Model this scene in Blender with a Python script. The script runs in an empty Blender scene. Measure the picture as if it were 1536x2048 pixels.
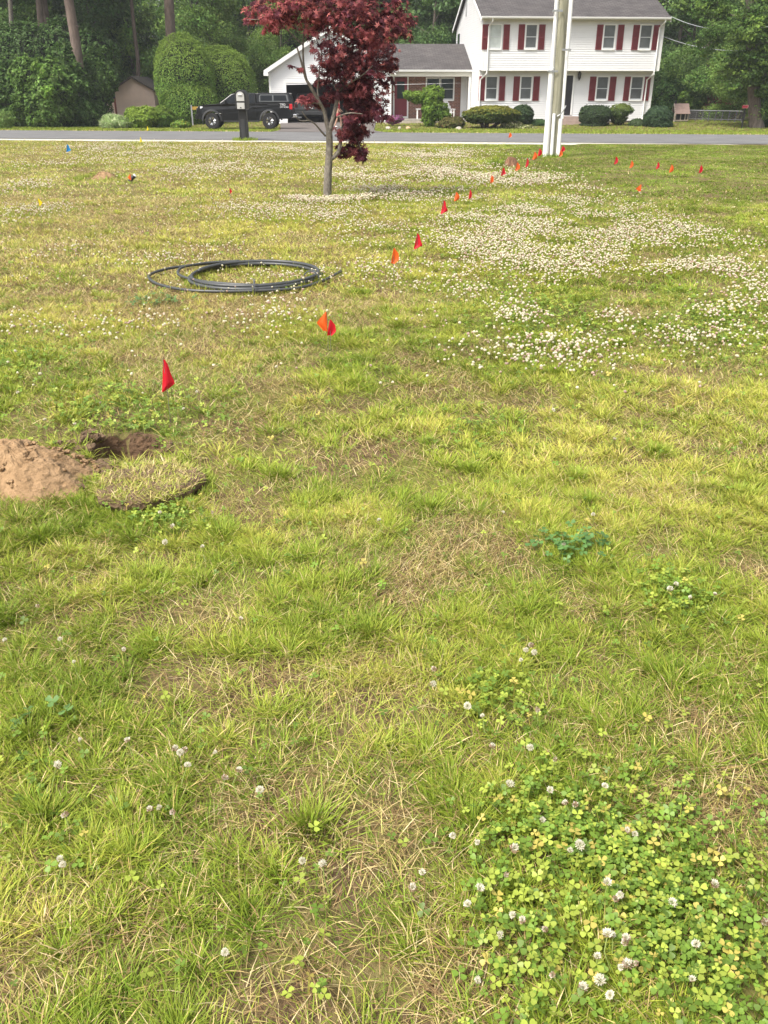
import bpy, math, random
import numpy as np
from mathutils import Vector, Matrix

random.seed(7)
rng = np.random.default_rng(7)
SC = bpy.context.scene
COL = SC.collection
R = math.radians

# ---------------------------------------------------------------- camera
FPX, PITCH, EYE = 1680.0, R(26.54), 1.5
cam_d = bpy.data.cameras.new("camera")
cam = bpy.data.objects.new("camera", cam_d)
COL.objects.link(cam)
cam.location = (0, 0, EYE)
cam.rotation_euler = (R(90) - PITCH, 0, 0)
cam_d.sensor_fit = 'VERTICAL'
cam_d.sensor_height = 36.0
cam_d.lens = FPX / 2048 * 36.0
cam_d.clip_start = 0.05
cam_d.clip_end = 2000
SC.camera = cam

# ---------------------------------------------------------------- light
SUN_DIR = Vector((-0.42, -0.36, 0.83)).normalized()
SUN_EL = math.asin(SUN_DIR.z)
SUN_ROT = math.atan2(SUN_DIR.x, SUN_DIR.y)
w = bpy.data.worlds.new("World")
SC.world = w
w.use_nodes = True
nt = w.node_tree
bg = nt.nodes["Background"]
sky = nt.nodes.new("ShaderNodeTexSky")
sky.sky_type = 'NISHITA'
sky.sun_disc = False
sky.sun_elevation = SUN_EL
sky.sun_rotation = SUN_ROT
sky.air_density = 1.4
sky.dust_density = 5.0
sky.ozone_density = 1.0
hs = nt.nodes.new("ShaderNodeHueSaturation")
hs.inputs['Saturation'].default_value = 0.35      # thin overcast: nearly white sky
nt.links.new(sky.outputs[0], hs.inputs['Color'])
nt.links.new(hs.outputs[0], bg.inputs[0])
bg.inputs[1].default_value = 0.115
sun_d = bpy.data.lights.new("sun", 'SUN')
sun = bpy.data.objects.new("sun", sun_d)
COL.objects.link(sun)
sun_d.energy = 2.35
sun_d.angle = R(14)
sun_d.color = (1.0, 0.95, 0.86)
sun.rotation_euler = SUN_DIR.to_track_quat('Z', 'Y').to_euler()
SC.view_settings.view_transform = 'Standard'
SC.view_settings.look = 'None'
SC.view_settings.exposure = 1.12
SC.view_settings.gamma = 1.0
SC.cycles.max_bounces = 8
SC.cycles.transparent_max_bounces = 8
SC.cycles.transmission_bounces = 4
SC.cycles.volume_bounces = 0
SC.cycles.sample_clamp_indirect = 4.0
SC.cycles.use_denoising = True
SC.cycles.denoiser = 'OPENIMAGEDENOISE'
SC.cycles.denoising_input_passes = 'RGB_ALBEDO_NORMAL'
SC.cycles.denoising_prefilter = 'ACCURATE'

# ---------------------------------------------------------------- survey: the photograph's sight lines turned into metres
def ray(px, py):
    u = (px - 768) / FPX
    v = -(py - 1024) / FPX
    return np.array([u, math.cos(PITCH) + v * math.sin(PITCH), -math.sin(PITCH) + v * math.cos(PITCH)])

def at_z(px, py, z=0.0):
    d = ray(px, py)
    t = (z - EYE) / d[2]
    return np.array([0, 0, EYE]) + d * t

def pt(px, py, D):
    d = ray(px, py)
    return np.array([0, 0, EYE]) + d * (D / d[1])

def mpp(D, z=0.0):                      # metres per photo pixel, sideways, at distance D
    return (D * math.cos(PITCH) + (EYE - z) * math.sin(PITCH)) / FPX

# ---------------------------------------------------------------- noise (numpy value noise)
def _hash(ix, iy, seed):
    h = (ix.astype(np.int64) * 374761393 + iy.astype(np.int64) * 668265263 + seed * 1442695041) & 0xFFFFFFFF
    h = ((h ^ (h >> 13)) * 1274126177) & 0xFFFFFFFF
    h = h ^ (h >> 16)
    return (h & 0xFFFFFF) / float(0xFFFFFF)

def vnoise(x, y, sc, seed=0):
    x = np.asarray(x, float) / sc + 1000.3
    y = np.asarray(y, float) / sc + 1000.7
    ix = np.floor(x); iy = np.floor(y)
    fx = x - ix; fy = y - iy
    fx = fx * fx * (3 - 2 * fx); fy = fy * fy * (3 - 2 * fy)
    a = _hash(ix, iy, seed); b = _hash(ix + 1, iy, seed)
    c = _hash(ix, iy + 1, seed); d = _hash(ix + 1, iy + 1, seed)
    return (a * (1 - fx) + b * fx) * (1 - fy) + (c * (1 - fx) + d * fx) * fy

def fbm(x, y, sc, seed=0, oc=3):
    s = 0; n = 0; a = 1.0
    for k in range(oc):
        s = s + a * vnoise(x, y, sc / 2 ** k, seed + 17 * k); n += a; a *= 0.55
    return s / n

def sstep(a, b, x):
    t = np.clip((np.asarray(x, float) - a) / (b - a), 0, 1)
    return t * t * (3 - 2 * t)

# ---------------------------------------------------------------- terrain
ROAD_N, ROAD_F, ROAD_K = 30.9, 38.1, -0.14
HOLE = at_z(256, 894)[:2]
HOLE_R = 0.17
def gz(x, y):
    x = np.asarray(x, float); y = np.asarray(y, float)
    s = y - (ROAD_F + ROAD_K * x)
    z = np.interp(s, [0, 1, 8, 13, 16, 19, 26, 60, 180], [0, -.03, -.22, -.29, -.2, -.1, -.05, .3, 2])
    lawn = 1 - sstep(24, 29, y)
    z = z + lawn * ((fbm(x, y, 0.9, 3, 2) - .5) * 0.035 + (vnoise(x, y, .28, 9) - .5) * 0.018)
    dx = (x - HOLE[0]) / 1.08; dy = (y - HOLE[1])
    r = np.sqrt(dx * dx + dy * dy) * (1 + .25 * (vnoise(x, y, .09, 5) - .5))
    z = z - 0.26 * (1 - sstep(HOLE_R * .80, HOLE_R * 1.04, r))
    return z

def g(x, y):
    return float(gz(x, y))

def at(px, py):
    z = 0.0
    for _ in range(8):
        p = at_z(px, py, z)
        z = g(p[0], p[1])
    return p

# ---------------------------------------------------------------- object helpers
def tag(o, label=None, cat=None, group=None, kind=None):
    if label: o["label"] = label
    if cat: o["category"] = cat
    if group: o["group"] = group
    if kind: o["kind"] = kind
    return o

def empty(name, loc=(0, 0, 0), rz=0.0):
    o = bpy.data.objects.new(name, None)
    COL.objects.link(o)
    o.location = loc
    o.rotation_euler = (0, 0, rz)
    o.empty_display_size = 0.2
    return o

def link(name, me, mats=None, parent=None, loc=None, smooth=False):
    o = bpy.data.objects.new(name, me)
    COL.objects.link(o)
    if mats is not None:
        for m in (mats if isinstance(mats, (list, tuple)) else [mats]):
            me.materials.append(m)
    if parent is not None: o.parent = parent
    if loc is not None: o.location = loc
    if smooth:
        me.polygons.foreach_set('use_smooth', [True] * len(me.polygons))
    return o

def copy_tree(o, parent=None):
    c = o.copy()
    COL.objects.link(c)
    if parent is not None: c.parent = parent
    for ch in list(o.children):
        copy_tree(ch, c)
    return c

class MB:
    def __init__(s):
        s.v = []; s.f = []; s.m = []
    def add(s, vs, fs, mi=0):
        n = len(s.v)
        s.v += [tuple(map(float, p)) for p in vs]
        s.f += [tuple(i + n for i in f) for f in fs]
        s.m += [mi] * len(fs)
        return s
    def box(s, x0, y0, z0, x1, y1, z1, mi=0):
        if x0 > x1: x0, x1 = x1, x0
        if y0 > y1: y0, y1 = y1, y0
        if z0 > z1: z0, z1 = z1, z0
        return s.add([(x0, y0, z0), (x1, y0, z0), (x1, y1, z0), (x0, y1, z0), (x0, y0, z1), (x1, y0, z1), (x1, y1, z1), (x0, y1, z1)],
                     [(0, 3, 2, 1), (4, 5, 6, 7), (0, 1, 5, 4), (1, 2, 6, 5), (2, 3, 7, 6), (3, 0, 4, 7)], mi)
    def prism(s, poly, w, mi=0, axis='y', w0=None):
        """polygon of (a, z), swept across the third axis from -w(z) to w(z) (or w0(z) to w(z))"""
        wf = w if callable(w) else (lambda a, z: w)
        w0f = (lambda a, z: -wf(a, z)) if w0 is None else (w0 if callable(w0) else (lambda a, z: w0))
        n = len(poly); vs = []
        for (a, z) in poly: vs.append((a, w0f(a, z), z) if axis == 'y' else (w0f(a, z), a, z))
        for (a, z) in poly: vs.append((a, wf(a, z), z) if axis == 'y' else (wf(a, z), a, z))
        fs = [tuple(range(n)), tuple(range(2 * n - 1, n - 1, -1))]
        for i in range(n):
            j = (i + 1) % n
            fs.append((i, i + n, j + n, j))
        return s.add(vs, fs, mi)
    def tube(s, pts, rad, n=8, mi=0, cap=True, closed=False):
        P = [Vector(p) for p in pts]
        m = len(P)
        if not isinstance(rad, (list, tuple, np.ndarray)): rad = [rad] * m
        vs = []; t0 = None; nrm = None
        for i in range(m):
            a = P[(i - 1) % m] if (closed or i > 0) else P[i]
            b = P[(i + 1) % m] if (closed or i < m - 1) else P[i]
            t = (b - a)
            t = t.normalized() if t.length > 1e-9 else Vector((0, 0, 1))
            if nrm is None:
                nrm = t.orthogonal().normalized()
            else:
                nrm = (nrm - t * nrm.dot(t))
                nrm = nrm.normalized() if nrm.length > 1e-6 else t.orthogonal().normalized()
            bi = t.cross(nrm)
            for k in range(n):
                an = 2 * math.pi * k / n
                vs.append(P[i] + (nrm * math.cos(an) + bi * math.sin(an)) * rad[i])
        fs = []
        for i in range(m if closed else m - 1):
            for k in range(n):
                a = i * n + k; b = i * n + (k + 1) % n
                c = ((i + 1) % m) * n + (k + 1) % n; d = ((i + 1) % m) * n + k
                fs.append((a, b, c, d))
        if cap and not closed:
            fs.append(tuple(range(n - 1, -1, -1)))
            fs.append(tuple(range((m - 1) * n, m * n)))
        return s.add(vs, fs, mi)
    def lathe(s, prof, n=16, c=(0, 0, 0), axis='z', mi=0, cap=True):
        vs = []; m = len(prof)
        for (r, h) in prof:
            for k in range(n):
                a = 2 * math.pi * k / n
                p = (r * math.cos(a), r * math.sin(a), h)
                if axis == 'y': p = (p[0], p[2], p[1])
                if axis == 'x': p = (p[2], p[0], p[1])
                vs.append((p[0] + c[0], p[1] + c[1], p[2] + c[2]))
        fs = []
        for i in range(m - 1):
            for k in range(n):
                fs.append((i * n + k, i * n + (k + 1) % n, (i + 1) * n + (k + 1) % n, (i + 1) * n + k))
        if cap:
            fs.append(tuple(range(n - 1, -1, -1)))
            fs.append(tuple(range((m - 1) * n, m * n)))
        return s.add(vs, fs, mi)
    def ell(s, c, r, nu=14, nv=8, jit=0.0, mi=0, sd=0):
        rr = random.Random(sd)
        vs = [(c[0], c[1], c[2] - r[2])]
        for j in range(1, nv):
            ph = -math.pi / 2 + math.pi * j / nv
            for i in range(nu):
                th = 2 * math.pi * i / nu
                k = 1 + rr.uniform(-jit, jit)
                vs.append((c[0] + r[0] * k * math.cos(ph) * math.cos(th), c[1] + r[1] * k * math.cos(ph) * math.sin(th), c[2] + r[2] * k * math.sin(ph)))
        vs.append((c[0], c[1], c[2] + r[2]))
        fs = []
        for i in range(nu): fs.append((0, 1 + (i + 1) % nu, 1 + i))
        for j in range(nv - 2):
            for i in range(nu):
                a = 1 + j * nu + i; b = 1 + j * nu + (i + 1) % nu
                fs.append((a, b, b + nu, a + nu))
        top = len(vs) - 1; base = 1 + (nv - 2) * nu
        for i in range(nu): fs.append((base + i, base + (i + 1) % nu, top))
        return s.add(vs, fs, mi)
    def mesh(s, name):
        me = bpy.data.meshes.new(name)
        me.from_pydata(s.v, [], s.f)
        me.polygons.foreach_set('material_index', s.m)
        me.validate(); me.update()
        return me
    def build(s, name, mats, parent=None, loc=None, smooth=False, bevel=0.0, seg=2):
        o = link(name, s.mesh(name), mats, parent, loc, smooth)
        if bevel:
            b = o.modifiers.new('bevel', 'BEVEL'); b.width = bevel; b.segments = seg; b.limit_method = 'ANGLE'; b.angle_limit = R(35)
        return o

def np_mesh(name, V, quads=None, tris=None, col=None, mat=None, parent=None, loc=None):
    """fast mesh from arrays; col = one colour per vertex (the plant's own colour)"""
    me = bpy.data.meshes.new(name)
    nq = 0 if quads is None else len(quads); ntr = 0 if tris is None else len(tris)
    V = np.ascontiguousarray(V, dtype=np.float32)
    me.vertices.add(len(V)); me.vertices.foreach_set('co', V.ravel())
    idx = []
    if nq: idx.append(np.asarray(quads, np.int32).ravel())
    if ntr: idx.append(np.asarray(tris, np.int32).ravel())
    idx = np.concatenate(idx)
    me.loops.add(len(idx)); me.loops.foreach_set('vertex_index', idx)
    st = np.concatenate([np.arange(nq) * 4, nq * 4 + np.arange(ntr) * 3]).astype(np.int32)
    me.polygons.add(nq + ntr); me.polygons.foreach_set('loop_start', st)
    me.update(calc_edges=True)
    if col is not None:
        a = me.attributes.new('Col', 'FLOAT_COLOR', 'POINT')
        c = np.ones((len(V), 4), np.float32); c[:, :3] = np.clip(col, 0, 1)
        a.data.foreach_set('color', c.ravel())
    return link(name, me, mat, parent, loc)

# ---------------------------------------------------------------- materials
def mat(name, col=(.5, .5, .5), rough=.7, metal=0.0, spec=.4, n_sc=0, n_amt=0.0, col2=None, b_sc=0, b_str=0.0, coord='Object', stretch=None, coat=0.0):
    m = bpy.data.materials.new(name); m.use_nodes = True
    t = m.node_tree; p = t.nodes["Principled BSDF"]
    p.inputs['Base Color'].default_value = (*col, 1)
    p.inputs['Roughness'].default_value = rough
    p.inputs['Metallic'].default_value = metal
    p.inputs['Specular IOR Level'].default_value = spec
    if coat: p.inputs['Coat Weight'].default_value = coat; p.inputs['Coat Roughness'].default_value = .08
    if n_sc or b_sc:
        tc = t.nodes.new('ShaderNodeTexCoord'); mp = t.nodes.new('ShaderNodeMapping')
        t.links.new(tc.outputs[coord], mp.inputs[0])
        if stretch: mp.inputs['Scale'].default_value = stretch
    if n_sc:
        n = t.nodes.new('ShaderNodeTexNoise'); n.inputs['Scale'].default_value = n_sc; n.inputs['Detail'].default_value = 6; n.inputs['Roughness'].default_value = .65
        t.links.new(mp.outputs[0], n.inputs['Vector'])
        r = t.nodes.new('ShaderNodeValToRGB')
        c2 = col2 if col2 else tuple(max(0, c * (1 - n_amt)) for c in col)
        r.color_ramp.elements[0].position = .35; r.color_ramp.elements[0].color = (*c2, 1)
        r.color_ramp.elements[1].position = .65; r.color_ramp.elements[1].color = (*col, 1)
        t.links.new(n.outputs['Fac'], r.inputs[0]); t.links.new(r.outputs[0], p.inputs['Base Color'])
    if b_sc:
        n2 = t.nodes.new('ShaderNodeTexNoise'); n2.inputs['Scale'].default_value = b_sc; n2.inputs['Detail'].default_value = 5
        t.links.new(mp.outputs[0], n2.inputs['Vector'])
        b = t.nodes.new('ShaderNodeBump'); b.inputs['Strength'].default_value = b_str; b.inputs['Distance'].default_value = .02
        t.links.new(n2.outputs['Fac'], b.inputs['Height']); t.links.new(b.outputs[0], p.inputs['Normal'])
    return m

def plant_mat(name, trans=.3, rough=.55, spec=.25, gain=1.0):
    m = bpy.data.materials.new(name); m.use_nodes = True
    t = m.node_tree; p = t.nodes["Principled BSDF"]; out = t.nodes["Material Output"]
    a = t.nodes.new('ShaderNodeAttribute'); a.attribute_name = 'Col'
    p.inputs['Roughness'].default_value = rough; p.inputs['Specular IOR Level'].default_value = spec
    t.links.new(a.outputs['Color'], p.inputs['Base Color'])
    tr = t.nodes.new('ShaderNodeBsdfTranslucent')
    t.links.new(a.outputs['Color'], tr.inputs['Color'])
    mx = t.nodes.new('ShaderNodeMixShader'); mx.inputs[0].default_value = trans
    t.links.new(p.outputs[0], mx.inputs[1]); t.links.new(tr.outputs[0], mx.inputs[2])
    t.links.new(mx.outputs[0], out.inputs['Surface'])
    return m

M_GRASS = plant_mat('grass_blade', .24, .55, .2)
M_LEAF = plant_mat('tree_leaf', .40, .55, .15)
M_MAPLE = plant_mat('maple_leaf', .5, .55, .15)
M_CLOVER = plant_mat('clover_leaf', .3, .45, .35)
M_FLOWER = plant_mat('clover_flower', .5, .7, .1)
M_WHITE = mat('white_paint', (.80, .80, .79), .5, n_sc=3, n_amt=.05)
M_VINYL = mat('white_vinyl', (.74, .74, .75), .55, n_sc=1.5, n_amt=.04)
M_CREAM = mat('soffit', (.62, .60, .52), .6)
M_SHUT = mat('red_shutter', (.20, .035, .045), .55, n_sc=4, n_amt=.15)
M_BARK = mat('bark', (.17, .14, .115), .95, n_sc=9, col2=(.07, .055, .045), b_sc=14, b_str=.9, stretch=(1, 1, .25))
M_PINE = mat('pine_bark', (.20, .15, .125), .95, n_sc=6, col2=(.10, .075, .06), b_sc=9, b_str=.9, stretch=(1, 1, .3))
M_TWIG = mat('maple_bark', (.26, .23, .19), .9, n_sc=26, col2=(.10, .085, .07), b_sc=30, b_str=.6, stretch=(1, 1, .6))
M_STEM = mat('shrub_stem', (.06, .045, .035), .9, n_sc=12, n_amt=.4)
M_SOIL = mat('dug_soil', (.32, .205, .11), .95, n_sc=14, col2=(.21, .13, .065), b_sc=34, b_str=.9)
M_BLACK = mat('black_plastic', (.02, .02, .021), .45, n_sc=5, n_amt=.3)
M_RUBBER = mat('tyre_rubber', (.018, .018, .019), .85)
M_GALV = mat('galvanised_steel', (.35, .36, .37), .45, .6)
M_CONC = mat('concrete', (.36, .33, .29), .9, n_sc=5, n_amt=.25, b_sc=30, b_str=.3)
M_STONE = mat('pale_stone', (.5, .45, .38), .9, n_sc=6, n_amt=.3)
# ================================================================ THE SETTING: ground, road, driveway
def lawn_mat():
    m = bpy.data.materials.new('lawn_soil'); m.use_nodes = True
    t = m.node_tree; p = t.nodes["Principled BSDF"]
    p.inputs['Roughness'].default_value = .95; p.inputs['Specular IOR Level'].default_value = .1
    tc = t.nodes.new('ShaderNodeTexCoord')
    def noise(sc, det=6):
        n = t.nodes.new('ShaderNodeTexNoise'); n.inputs['Scale'].default_value = sc; n.inputs['Detail'].default_value = det; n.inputs['Roughness'].default_value = .65
        t.links.new(tc.outputs['Object'], n.inputs['Vector']); return n
    n1 = noise(9); r1 = t.nodes.new('ShaderNodeValToRGB')
    r1.color_ramp.elements[0].position = .3; r1.color_ramp.elements[0].color = (.07, .045, .028, 1)
    r1.color_ramp.elements[1].position = .72; r1.color_ramp.elements[1].color = (.21, .145, .08, 1)
    t.links.new(n1.outputs['Fac'], r1.inputs[0])
    n2 = noise(2.3); r2 = t.nodes.new('ShaderNodeValToRGB')
    r2.color_ramp.elements[0].position = .42; r2.color_ramp.elements[0].color = (0, 0, 0, 1)
    r2.color_ramp.elements[1].position = .6; r2.color_ramp.elements[1].color = (1, 1, 1, 1)
    t.links.new(n2.outputs['Fac'], r2.inputs[0])
    mx = t.nodes.new('ShaderNodeMixRGB'); mx.inputs[2].default_value = (.15, .15, .04, 1)
    t.links.new(r2.outputs[0], mx.inputs[0]); t.links.new(r1.outputs[0], mx.inputs[1])
    t.links.new(mx.outputs[0], p.inputs['Base Color'])
    n3 = noise(55, 4); b = t.nodes.new('ShaderNodeBump'); b.inputs['Strength'].default_value = .8; b.inputs['Distance'].default_value = .015
    t.links.new(n3.outputs['Fac'], b.inputs['Height']); t.links.new(b.outputs[0], p.inputs['Normal'])
    return m

def axis(fine0, fine1, step, far0, far1, grow=1.18):
    a = list(np.arange(fine0, fine1 + 1e-6, step)); d = step
    while a[-1] < far1:
        d *= grow; a.append(min(a[-1] + d, far1))
    d = step; lo = []
    x = fine0
    while x > far0:
        d *= grow; x = max(x - d, far0); lo.append(x)
    return np.array(lo[::-1] + a)

def grid_mesh(name, xs, ys, zf, m, **kw):
    X, Y = np.meshgrid(xs, ys)
    Z = zf(X, Y)
    V = np.stack([X.ravel(), Y.ravel(), Z.ravel()], 1)
    nx = len(xs); ny = len(ys)
    i, j = np.meshgrid(np.arange(nx - 1), np.arange(ny - 1))
    a = (j * nx + i).ravel()
    q = np.stack([a, a + 1, a + 1 + nx, a + nx], 1)
    return np_mesh(name, V, quads=q, mat=m, **kw)

xs = axis(-2.6, 2.6, .03, -150, 150)
ys = np.concatenate([axis(0.6, 5.2, .03, -30, 20, 1.12), np.linspace(20.6, 62, 70), np.geomspace(63, 220, 24)])
gr = grid_mesh('ground', xs, ys, gz, lawn_mat())
tag(gr, kind='structure')
gr.data.polygons.foreach_set('use_smooth', [True] * len(gr.data.polygons))

def asphalt():
    m = mat('asphalt', (.15, .148, .148), .9, n_sc=.9, col2=(.115, .113, .114), b_sc=90, b_str=.5)
    return m
M_ASPH = asphalt()
M_DRIVE = mat('driveway_asphalt', (.135, .118, .108), .9, n_sc=1.5, col2=(.105, .09, .085), b_sc=80, b_str=.4)
M_SAND = mat('sandy_shoulder', (.56, .53, .46), .95, n_sc=7, col2=(.36, .33, .26), b_sc=40, b_str=.5)

def strip(name, xs, n_of_x, f_of_x, dz, m, ny=10):
    V = []; q = []
    for i, x in enumerate(xs):
        a = n_of_x(x); b = f_of_x(x)
        for j in range(ny + 1):
            y = a + (b - a) * j / ny
            V.append((x, y, g(x, y) + dz))
    n = ny + 1
    for i in range(len(xs) - 1):
        for j in range(ny):
            a = i * n + j
            q.append((a, a + n, a + n + 1, a + 1))
    return np_mesh(name, np.array(V), quads=q, mat=m)

rx = np.linspace(-70, 70, 281)
jn = lambda x, s, a: (float(vnoise(x, 0, .8, s)) - .5) * a + (float(vnoise(x, 0, 4., s + 3)) - .5) * a
shoulder = tag(strip('road_shoulder', rx, lambda x: ROAD_N - .75 + ROAD_K * x + jn(x, 31, .35) + (.75 if 6.2 < x else 0), lambda x: ROAD_N + .5 + ROAD_K * x, .008, M_SAND, 3), kind='structure')
road = tag(strip('road', rx, lambda x: ROAD_N + .3 + ROAD_K * x + jn(x, 41, .2), lambda x: ROAD_F + ROAD_K * x + jn(x, 43, .3), .022, M_ASPH, 8), kind='structure')
verge = tag(strip('road_verge', rx, lambda x: ROAD_F - .15 + ROAD_K * x, lambda x: ROAD_F + .45 + ROAD_K * x + jn(x, 47, .4), .012, mat('verge_sand', (.42, .36, .2), .95, n_sc=5, col2=(.24, .22, .09)), 3), kind='structure')

# bare soil lining of the dug hole
vs = []; fs = []; nr, n = 26, 60
for j in range(nr + 1):
    r0 = HOLE_R * 1.12 * j / nr
    for i in range(n):
        a = 2 * math.pi * i / n; x = HOLE[0] + 1.08 * r0 * math.cos(a); y = HOLE[1] + r0 * math.sin(a)
        lump = 0 if j == nr else (float(vnoise(x, y, .02, 6)) - .5) * .02 + (float(vnoise(x, y, .05, 7)) - .5) * .03
        vs.append((x, y, g(x, y) + .006 + lump))
for j in range(nr):
    for i in range(n): fs.append((j * n + i, j * n + (i + 1) % n, (j + 1) * n + (i + 1) % n, (j + 1) * n + i))
mb = MB(); mb.add(vs, fs)
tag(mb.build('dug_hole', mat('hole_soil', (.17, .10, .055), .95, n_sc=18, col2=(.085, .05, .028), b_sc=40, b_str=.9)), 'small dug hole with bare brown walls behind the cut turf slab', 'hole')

# ================================================================ WHITE HOUSE
HA = R(4.5)
HO = pt(963, 140, 53.8); HO[2] = -0.2
hex_ = np.array([math.cos(HA), math.sin(HA), 0]); hey = np.array([-math.sin(HA), math.cos(HA), 0])
CAMV = np.array([0, 0, EYE])
def hp(px, py, ly):
    d = ray(px, py); t = ((HO + ly * hey - CAMV) @ hey) / (d @ hey); p = CAMV + d * t - HO
    return float(p @ hex_), float(p[2])
def hx(px, py, lx):
    d = ray(px, py); t = ((HO + lx * hex_ - CAMV) @ hex_) / (d @ hex_); p = CAMV + d * t - HO
    return float(p @ hey), float(p[2])
def hw(lx, ly, lz):                     # house local to world
    return HO + lx * hex_ + ly * hey + np.array([0, 0, lz])

# driveway from the road up to the garage
dv0 = at(588, 262); dv1 = at(742, 262)
gx0, _ = hp(560, 240, 2.7); gx1, _ = hp(752, 240, 2.7)
ga = hw(gx0, 2.8, 0); gb = hw(gx1, 2.8, 0)
V = []; q = []
n = 24
for i in range(n + 1):
    f = i / n
    l = np.array([dv0[0] - .5 * (1 - f) ** 3, ROAD_F + ROAD_K * dv0[0] - .1]) * (1 - f) + ga[:2] * f
    r_ = np.array([dv1[0] + .9 * (1 - f) ** 3, ROAD_F + ROAD_K * dv1[0] - .1]) * (1 - f) + gb[:2] * f
    for j in range(9):
        p = l + (r_ - l) * j / 8
        V.append((p[0], p[1], g(p[0], p[1]) + .03))
for i in range(n):
    for j in range(8):
        a = i * 9 + j
        q.append((a, a + 1, a + 10, a + 9))
tag(np_mesh('driveway', np.array(V), quads=q, mat=M_DRIVE), kind='structure')

house = empty('house', tuple(HO), HA)
tag(house, 'white two storey house with dark red shutters, brick porch and attached open garage', 'house')

def clap(mb, segs, put, course=.116, off=.027):
    """clapboards: segs(z) -> list of (a0,a1); put(a,z,o) -> point"""
    z0, z1 = segs.z0, segs.z1
    z = z0
    while z < z1 - .01:
        zt = min(z + course, z1)
        for (a0, a1), (b0, b1) in zip(segs(z), segs(zt)):
            if a1 - a0 < .02: continue
            mb.add([put(a0, z, off), put(a1, z, off), put(b1, zt, .002), put(b0, zt, .002), put(a0, z, 0), put(a1, z, 0)],
                   [(0, 1, 2, 3), (4, 5, 1, 0)])
        z = zt

class Seg:
    def __init__(s, f, z0, z1): s.f = f; s.z0 = z0; s.z1 = z1
    def __call__(s, z): return s.f(z)

UW = 10.3; ZB = hp(1140, 139.8, 0)[1]; ZE = hp(1140, 38.5, -.35)[1]; ZS = hp(1260, 241, .6)[1]
DEP = 9.6; RY = DEP / 2; PIT = .42; ZR = ZE + .12 + PIT * (RY + .4)
print('house', UW, ZB, ZE, ZS, ZR)
fr = lambda y: (lambda a, z, o: (a, y - o, z))
# walls
mb = MB()
mb.box(0, 0, ZB, UW, .25, ZE)
mb.box(0, .25, ZB, .2, DEP, ZE); mb.box(UW - .2, .25, ZB, UW, DEP, ZE); mb.box(.2, DEP - .2, ZB, UW - .2, DEP, ZE)
mb.box(.2, .25, ZB, UW - .2, DEP - .2, ZB + .1)
roofz = lambda y: ZE + .05 + PIT * (min(y, DEP - y))
mb.prism([(0, ZE), (DEP, ZE), (RY, roofz(RY))], 0.2, axis='x', w0=0.0)
mb.prism([(0, ZE), (DEP, ZE), (RY, roofz(RY))], UW, axis='x', w0=UW - .2)
clap(mb, Seg(lambda z: [(0.0, UW)], ZB, ZE), fr(0))
def sideseg(z):
    if z <= ZE: return [(0.0, DEP)]
    k = (z - ZE - .05) / PIT
    return [(max(0, k), min(DEP, DEP - k))]
clap(mb, Seg(sideseg, ZB, ZE + PIT * RY), lambda a, z, o: (-o, a, z))
upper = mb.build('upper_wall', M_VINYL, house)
mb = MB()
L0 = -.05
mb.box(L0, .6, ZS, UW - .02, .8, ZB)
mb.box(L0, .8, ZS, .15, DEP, ZB); mb.box(UW - .22, .8, ZS, UW - .02, DEP, ZB); mb.box(.15, DEP - .2, ZS, UW - .22, DEP, ZB)
clap(mb, Seg(lambda z: [(L0, UW - .02)], ZS, ZB - .002), fr(.6))
clap(mb, Seg(lambda z: [(.6, DEP)], ZS, ZB), lambda a, z, o: (L0 - o, a, z))
mb.build('lower_wall', M_VINYL, house)
mb = MB(); mb.box(L0 + .05, .66, -.4, UW - .07, DEP - .05, ZS); mb.build('foundation', M_CONC, house)
mb = MB()
for x in (-.03, UW - .09): mb.box(x, -.03, ZB - .02, x + .12, .1, ZE)
for x in (L0 - .02, UW - .11): mb.box(x, .565, ZS - .02, x + .12, .68, ZB - .004)
mb.box(-.02, -.035, ZB - .05, UW + .02, .02, ZB + .03)
mb.build('corner_trim', M_WHITE, house)

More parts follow.
